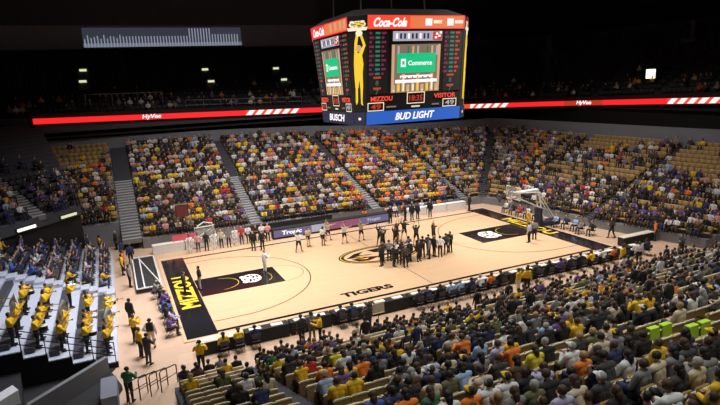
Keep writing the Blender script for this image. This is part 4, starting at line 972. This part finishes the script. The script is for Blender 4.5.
for n_, (x, y) in enumerate(sorted(HUD, key=lambda q: view((*q, .9))[0])):
    P_(x, y, random.uniform(0, 6.28), random.choice(['stand', 'stand_hip', 'stand_half', 'stand_cross']), ['black', 'charcoal', 'grey', 'black', 'white', 'black', 'black'][n_ % 7], 'black',
       f"person in {['black', 'charcoal', 'grey', 'black', 'white', 'black', 'black'][n_ % 7]} top, {ordn(n_+1)} from the left in the centre court huddle", group='people huddled at centre court')
for x, y, sh, lab in [(5.2, 8.5, 'black', 'person in black suit at right end of the scorers table'), (6.9, 8.6, 'charcoal', 'person in charcoal suit standing right of the scorers table'), (7.5, 8.3, 'black', 'person in black suit, second right of the scorers table'),
                      (8.2, 8.4, 'navy', 'person in navy suit, third right of the scorers table'), (9.7, 8.5, 'black', 'person in black suit before the white far right tables'), (-8.7, 6.9, 'black', 'left one of two people in black suits at the far left sideline'),
                      (-8.0, 6.6, 'black', 'right one of two people in black suits at the far left sideline'), (14.3, 8.3, 'black', 'person in black suit at the far right court corner'), (14.9, 9.1, 'charcoal', 'person in charcoal suit at the far right court corner')]:
    P_(x, y, PI+random.uniform(-.6, .6) if x < 0 else random.uniform(-3, 3), random.choice(['stand', 'stand_hip', 'stand_cross']), sh, 'black', lab)
fl = 0
def C_(x, y, z, rz, pose, sh, pn2): crowd_add(dict(x=x, y=y, z=z, rz=rz), pose, sh, pn2, pskin(), phair())
for x in [-13.6, -12.9, -12.2, -11.5, -10.9, -10.3, -9.7, -9.1, -8.5, -7.9, -7.3, -6.8]:
    fl += 1; sh = ['white', 'pink', 'black', 'white', 'cream', 'grey', 'white', 'red', 'white', 'black', 'white', 'pink'][fl-1]
    C_(x, 9.3+random.uniform(-.2, .3), 0, PI, random.choice(['stand', 'stand_cross']), sh, ['black', 'white', 'charcoal'][fl % 3])
for n_, x in enumerate([3.6, 6.1, 7.0, 8.0, 9.0, 10.2, 11.2, 12.3]):
    sh = ['orange', 'pink', 'white', 'orange', 'grey', 'white', 'black', 'orange'][n_]
    C_(x, 11.0, 0, PI, 'sit_lap', sh, 'black')
    chair((x, 11.0, 0), PI, f"black folding chair behind far tables, {ordn(n_+1)} from left", 'folding chairs behind the far tables')
# right baseline: photographers and bench
for n_, (x, y, sh) in enumerate([(17.0, -1.2, 'light_blue'), (17.3, -2.1, 'navy'), (17.5, -3.0, 'light_blue'), (17.2, -3.9, 'grey'), (17.5, -4.8, 'black'), (17.3, 1.6, 'purple'), (17.1, 2.6, 'white'), (17.0, 3.6, 'red'), (17.0, 4.6, 'black'), (17.0, 5.7, 'white')]):
    C_(x, y, 0, PI/2, 'sit_lap', sh, 'black')
    chair((x, y, 0), PI/2, f"black folding chair behind right baseline, {ordn(sorted([-1.2,-2.1,-3.0,-3.9,-4.8,1.6,2.6,3.6,4.6,5.7]).index(y)+1)} from the near side", 'folding chairs behind the right baseline')
P_(18.2, -6.2, 1.2, 'stride', 'black', 'black', 'person in black walking on the tan floor beyond the right baseline')
for k, y in enumerate((-7.4,)):
    table((18.6, -8.2, 0), 3.4, .6, .0, 'cream topped long table with black skirt at the near right corner', 'cream_top')
# left floor
P_(-17.9, -8.0, -.2, 'stand_hip', 'white', 'cream', 'person in black vest over white shirt and pale trousers on left floor', 'hair_black')
vm = bpy.data.objects['person'] if 0 else [o for o in C.objects if o.get('label', '').startswith('person in black vest')][0]
vst = link('vest', variant(BODY['stand_hip']['vest'], M['c_black'], 'black'), vm)
b = MB()
for n_, (x, y, sh, pn2) in enumerate([(-16.95, -4.0, 'blue', 'black'), (-16.85, -5.0, 'charcoal', 'black'), (-16.8, -6.1, 'lavender', 'black'), (-16.9, -7.0, 'purple', 'charcoal'), (-16.9, -2.6, 'purple', 'black'), (-16.9, -1.5, 'charcoal', 'black'), (-17.2, -.4, 'grey', 'black')]):
    o_i = ordn(sorted([-4.0, -5.0, -6.1, -7.0, -2.6, -1.5, -.4]).index(y)+1)
    P_(x, y, -PI/2, 'sit_phone' if n_ % 2 else 'sit_lean', sh, pn2, f"person in {cn(sh)} top seated by left baseline, {o_i} from the near end", group='people seated by the left baseline')
    chair((x, y, 0), -PI/2, f"black folding chair by left baseline, {o_i} from the near end", 'folding chairs by the left baseline')
P_(-19.2, -13.2, -.5, 'stand_half', 'green', 'black', 'person in dark green and grey jacket standing at the lower left floor corner', 'hair_black')
P_(-18.5, -8.9, -1.2, 'stand', 'gold', 'black', 'person in gold shirt and black trousers on the floor beside the bleachers', 'hair_brown')
P_(-18.7, -6.9, -1.0, 'stand_hold', 'gold', 'black', 'person in gold shirt holding hands up, standing just off the bleachers', 'hair_brown')
P_(-18.2, -9.9, -.8, 'stand_half', 'charcoal', 'charcoal', 'person in charcoal standing near the black-vested person', 'hair_black')
P_(-18.8, -4.2, -.8, 'stand', 'black', 'black', 'person in black at the front of the bleachers', 'hair_black')
for n_, (x, y, rz, sh) in enumerate([(-18.3, 8.9, 0, 'navy'), (-18.9, 7.4, -1.4, 'orange'), (-19.0, 6.2, -1.5, 'gold'), (-18.9, 10.6, 1, 'navy'), (-20.6, 13.6, -1.3, 'gold'), (-19.3, 14.3, 2, 'charcoal'), (-18.6, 3.0, -1.4, 'grey')]):
    P_(x, y, rz, 'stand', sh, 'black', f"person in {sh} top on floor at bleacher end, {['beside the platform', 'next to the navy-topped one', 'at front row', 'near the tan floor', 'by the tunnel', 'by the grey wall', 'near the white bars'][n_]}")
# black vest on the man
L_ = BODY['stand_hip']['shirt_short']
# handrails at the near left stairs
for n_, (x, y) in enumerate([(-18.9, -12.6), (-18.4, -12.9), (-17.9, -13.2), (-17.5, -13.5)]):
    pass
for n_, x in enumerate((-18.9, -18.45, -18.0, -17.55)):
    r = empty('handrail', (x, -13.5+.1*n_, 0), f"black metal handrail at the lower left stairs, {ordn(n_+1)} from left", 'handrail', 'handrails at the lower left stairs', -.55); b = MB()
    b.tube([(0, .9, 0), (0, .9, .9), (0, .75, .98), (0, -.5, 1.35), (0, -.62, 1.3), (0, -.62, .35)], .028, 8); b.build('rail_tube', M['black_metal'], r)
    b = MB(); b.tube([(0, .9, .5), (0, -.6, .85)], .02, 6); b.build('mid_rail', M['black_metal'], r)
# bleacher side railing and tunnel walls
r = empty('bleacher_railing', (-19.7, -9.4, .3), 'black metal railing along the near side of the band bleachers', 'railing'); b = MB()
for f in (1.05, .7, .35): b.tube([(0, 0, f), (-10.8, 0, 4.3+f)], .025, 6)
b.build('rails', M['black_metal'], r)
for k in range(12): b = MB(); b.tube([(-k*.98, 0, k*.39), (-k*.98, 0, k*.39+1.08)], .025, 6); b.build('post', M['black_metal'], r)
b = MB()
for k in range(11): b.box(-19.6-k-1.0, -19.6-k, -9.42, -9.36, 0, .27+4.32*k/11)
struct(b.build('bleacher_side_panel', M['black']))
b = MB(); b.prism([(-20.0, -10.4), (-23.0, -13.4), (-23.12, -13.2), (-20.12, -10.2)], 0, 1.1)
struct(b.build('wall_tunnel', M['concrete']))
b = MB(); b.prism([(-23.4, -12.6), (-24.0, -13.3), (-24.3, -12.7), (-23.7, -12.0)], 0, 1.5); struct(b.build('tunnel_pier', M['white_panel']))
b = MB(); b.prism([(-19.9, -10.4), (-19.5, -11.9), (-19.75, -12.6), (-22.9, -15.2), (-22.9, -13.4)], .0, .25); struct(b.build('tunnel_dark_slab', M['black']))  # black slab standing in for the darkness inside the tunnel
b = MB(); b.prism([(-19.75, -9.45), (-31, -9.45), (-31, -20), (-23.5, -14), (-20.1, -10.2)], .0, .06); struct(b.build('tunnel_dark_sheet', M['black']))  # black sheet over the tan floor, the tunnel's shade put in as colour
b = MB(); b.prism([(-20.3, -14.2), (-19.65, -14.2), (-19.65, -12.3), (-20.3, -12.3)], 0, 1.0); struct(b.build('wall_tunnel_end', M['wall_grey']))
b = MB(); b.prism([(-30, -18), (-30, -9), (-23.8, -9.5), (-23.2, -13.5), (-20, -17), (-19.6, -20)], .0, .9); struct(b.build('left_corner_plinth', M['black']))
# solid black block painting in the darkness of the tunnel under the upper left block
b = MB(); b.prism([(-21.6, 12.2), (-24.3, 9.1), (-29, 3.8), (-34, 8), (-24, 20)], .0, 4.0)
struct(b.build('tunnel_dark_block', M['black']))
for n_, (x, y, rz, lab) in enumerate(((-25.0, 7.9, .84, 'left one of two bright light strips over the dark left tunnel'), (-22.4, 10.9, .84, 'right one of two pale light strips over the dark left tunnel'))):
    b = MB(); b.box(-.75, .75, -.12, .0, -.1, .1, M['e_exit'] if n_ == 0 else M['e_step']); b.box(-.85, .85, -.02, .1, -.16, .16, M['black'])
    o = b.build('tunnel_light', M['e_exit'], None, (x, y, 4.25)); o.rotation_euler = (0, 0, rz); tag(o, lab, 'light', 'light strips over the left tunnel')

tag(crowd.build('seated_crowd'), 'dense crowd of spectators filling the far, end and rear seating', 'crowd', kind='stuff')
# ------------------------------------------------------------------ band on the bleachers
def trumpet():
    r = bpy.data.objects.new('trumpet', None); C.objects.link(r); b = MB()
    b.tube([(0, 0, 0), (0, .32, 0)], .012, 8); b.tube([(0, .05, -.05), (0, .28, -.05), (0, .31, -.025), (0, .28, 0)], .01, 6); b.build('tubing', M['brass'], r)
    b = MB(); b.tube([(0, .32, 0), (0, .4, 0), (0, .45, 0), (0, .47, 0)], [.014, .024, .045, .065], 12); b.build('bell', M['brass'], r)
    b = MB()
    for k in range(3): b.tube([(0, .13+k*.03, -.08), (0, .13+k*.03, .05)], .011, 6)
    b.build('valves', M['brass'], r); return r
def trombone():
    r = bpy.data.objects.new('trombone', None); C.objects.link(r); b = MB()
    b.tube([(-.04, 0, 0), (-.04, .75, -.08), (0, .8, -.085), (.04, .75, -.08), (.04, 0, 0)], .011, 6); b.build('slide', M['brass'], r)
    b = MB(); b.tube([(.04, .0, 0), (.04, -.25, .03), (.09, -.3, .03), (.14, -.25, .03), (.14, .2, 0), (.14, .35, -.01), (.14, .42, -.02)], [.011, .012, .013, .014, .02, .05, .105], 12); b.build('bell', M['brass'], r); return r
def sousaphone():
    r = bpy.data.objects.new('sousaphone', None); C.objects.link(r); b = MB()
    b.tube([(.34*math.cos(t)-.05, .1*math.sin(t)*1.2, .38*math.sin(t)+.1) for t in [2*PI*k/20 for k in range(20)]], .055, 8, None, True); b.build('coiled_tube', M['white_panel'], r)
    b = MB(); b.tube([(.25, 0, .3), (.2, .02, .6), (.15, .12, .72), (.13, .22, .76), (.12, .28, .77)], [.06, .08, .14, .24, .33], 16); b.build('bell', M['white_panel'], r); return r
def drum():
    r = bpy.data.objects.new('snare_drum', None); C.objects.link(r); b = MB(); b.tube([(0, 0, -.1), (0, 0, .1)], .19, 16); b.build('shell', M['c_black'], r)
    b = MB(); b.tube([(0, 0, .1), (0, 0, .112)], .195, 16); b.build('drumhead', M['white_panel'], r)
    b = MB(); b.tube([(-.12, -.1, .15), (.05, .12, .13)], .008, 5); b.tube([(.12, -.1, .15), (-.02, .12, .13)], .008, 5); b.build('drumsticks', M['cream_top'], r); return r
INS = [trumpet, trombone, sousaphone, drum, trumpet, trombone]; PRO = {}
n_ = 0; ROWN = ['front', 'second', 'third', 'fourth', 'fifth', 'sixth', 'seventh']
for k in range(7):
    ys = [-8.4, -7.4, -6.4] + ([-4.2, -3.3] if k in (0, 1, 3, 4) else []) + ([-2.3] if k == 2 else [])
    for j, y in enumerate(sorted(ys)):
        x = -19.6-(k+.42)+random.uniform(-.06, .06); z = .28+4.32*k/11; y += random.uniform(-.12, .12)
        sh = 'gold' if random.random() < .88 else 'black'; place = f"{ROWN[k]} bleacher row, {ordn(j+1)} from the near railing"
        fnn = INS[(k*3+j*2+(j > 2)) % 6]; kind = fnn.__name__; rz = -PI/2+random.uniform(-.3, .3)
        person((x, y, z), rz, f"band member in {sh} shirt, {place}", 'stand_hold', sh, 'black', phair(), pskin(), random.random() < .3, group='band members on the bleachers')
        if fnn not in PRO: i = fnn(); PRO[fnn] = i
        else: i = dup(PRO[fnn], (0, 0, 0), 0, '')
        off = {'trumpet': (0, .2, 1.5), 'trombone': (0, .22, 1.48), 'sousaphone': (0.05, .0, 1.25), 'snare_drum': (0, .36, 1.0), 'drum': (0, .36, 1.0)}[kind]
        c, s_ = math.cos(rz), math.sin(rz); i.location = (x+off[0]*c-off[1]*s_, y+off[0]*s_+off[1]*c, z+off[2]); i.rotation_euler = (0, 0, rz)
        nm = {'trumpet': 'brass trumpet', 'trombone': 'brass trombone', 'sousaphone': 'white sousaphone', 'drum': 'black snare drum'}[kind]
        tag(i, f"{nm} held by band member, {place}", {'drum': 'drum'}.get(kind, kind), 'instruments of the band')

# ------------------------------------------------------------------ ceiling catwalk structure, faint
for n_, y in enumerate((12, 24, 36)):
    r = empty('roof_truss', (0, y, 26), f"dark steel roof truss crossing the ceiling, {ordn(n_+1)} beyond the scoreboard", 'truss', 'roof trusses'); b = MB()
    for z in (0, 2.2): b.tube([(-58, 0, z), (60, 0, z)], .16, 6)
    b.build('chord', M['black_metal'], r); b = MB()
    for k in range(40): b.tube([(-58+k*2.95, 0, 0 if k % 2 else 2.2), (-58+(k+1)*2.95, 0, 2.2 if k % 2 else 0)], .09, 5)
    b.build('web_bars', M['black_metal'], r)
# projector pillars in the upper right stand
for n_, (x, y) in enumerate(((31.0, 37), (42, 27), (46.5, 8), (46.5, -8))):
    b = MB(); b.prism([(-.9, -.9), (.9, -.9), (.9, .9), (-.9, .9)], 0, 4.5); b.box(-.3, .3, -.3, .3, 4.5, 6.5)
    tag(b.build('support_pier', M['dark_concrete'], None, (x, y, 12.5)), f"dim grey tapering pier in the upper right seating, {ordn(n_+1)} from the left", 'pier', 'piers in the upper right seating')

# ------------------------------------------------------------------ lights
def area(name, loc, sx, sy, power, col=(1, .93, .84), spread=PI, rot=(0, 0, 0)):
    l = bpy.data.lights.new(name, 'AREA'); l.shape = 'RECTANGLE'; l.size = sx; l.size_y = sy; l.energy = power; l.color = col; l.spread = spread
    o = bpy.data.objects.new(name, l); C.objects.link(o); o.location = loc; o.rotation_euler = rot; return o
for sx in (-1, 1):
    for sy in (-1, 1):
        area('court_light', (sx*9, sy*9, 24.5), 7, 3, 1250, spread=math.radians(75), rot=(-sy*.30, 0, 0))
area('bowl_light', (0, 0, 27.5), 34, 22, 1350, (1, .92, .83), math.radians(115))
area('far_bowl_light', (0, 6, 25.5), 34, 3, 2100, (1, .92, .84), math.radians(75), rot=(.50, 0, 0))
area('right_bowl_light', (12, 0, 25.5), 3, 26, 650, (1, .92, .84), math.radians(75), rot=(0, -.5, 0))
area('near_bowl_light', (0, -8, 25.5), 34, 3, 1700, (1, .95, .9), math.radians(90), rot=(-.5, 0, 0))
area('near_rear_light', (0, -33, 25), 34, 3, 1050, (.97, 1, .9), math.radians(100), rot=(.25, 0, 0))
area('band_light', (-15, -4, 24), 6, 6, 1000, (.85, .9, 1), math.radians(70), rot=(0, .3, 0))
w = bpy.data.worlds.new('World'); bpy.context.scene.world = w; w.use_nodes = True
w.node_tree.nodes['Background'].inputs['Color'].default_value = (.02, .021, .025, 1); w.node_tree.nodes['Background'].inputs['Strength'].default_value = .3
vs = bpy.context.scene.view_settings; vs.view_transform = 'Standard'; vs.look = 'None'; vs.exposure = 0; vs.gamma = 1; vs.use_curve_mapping = False
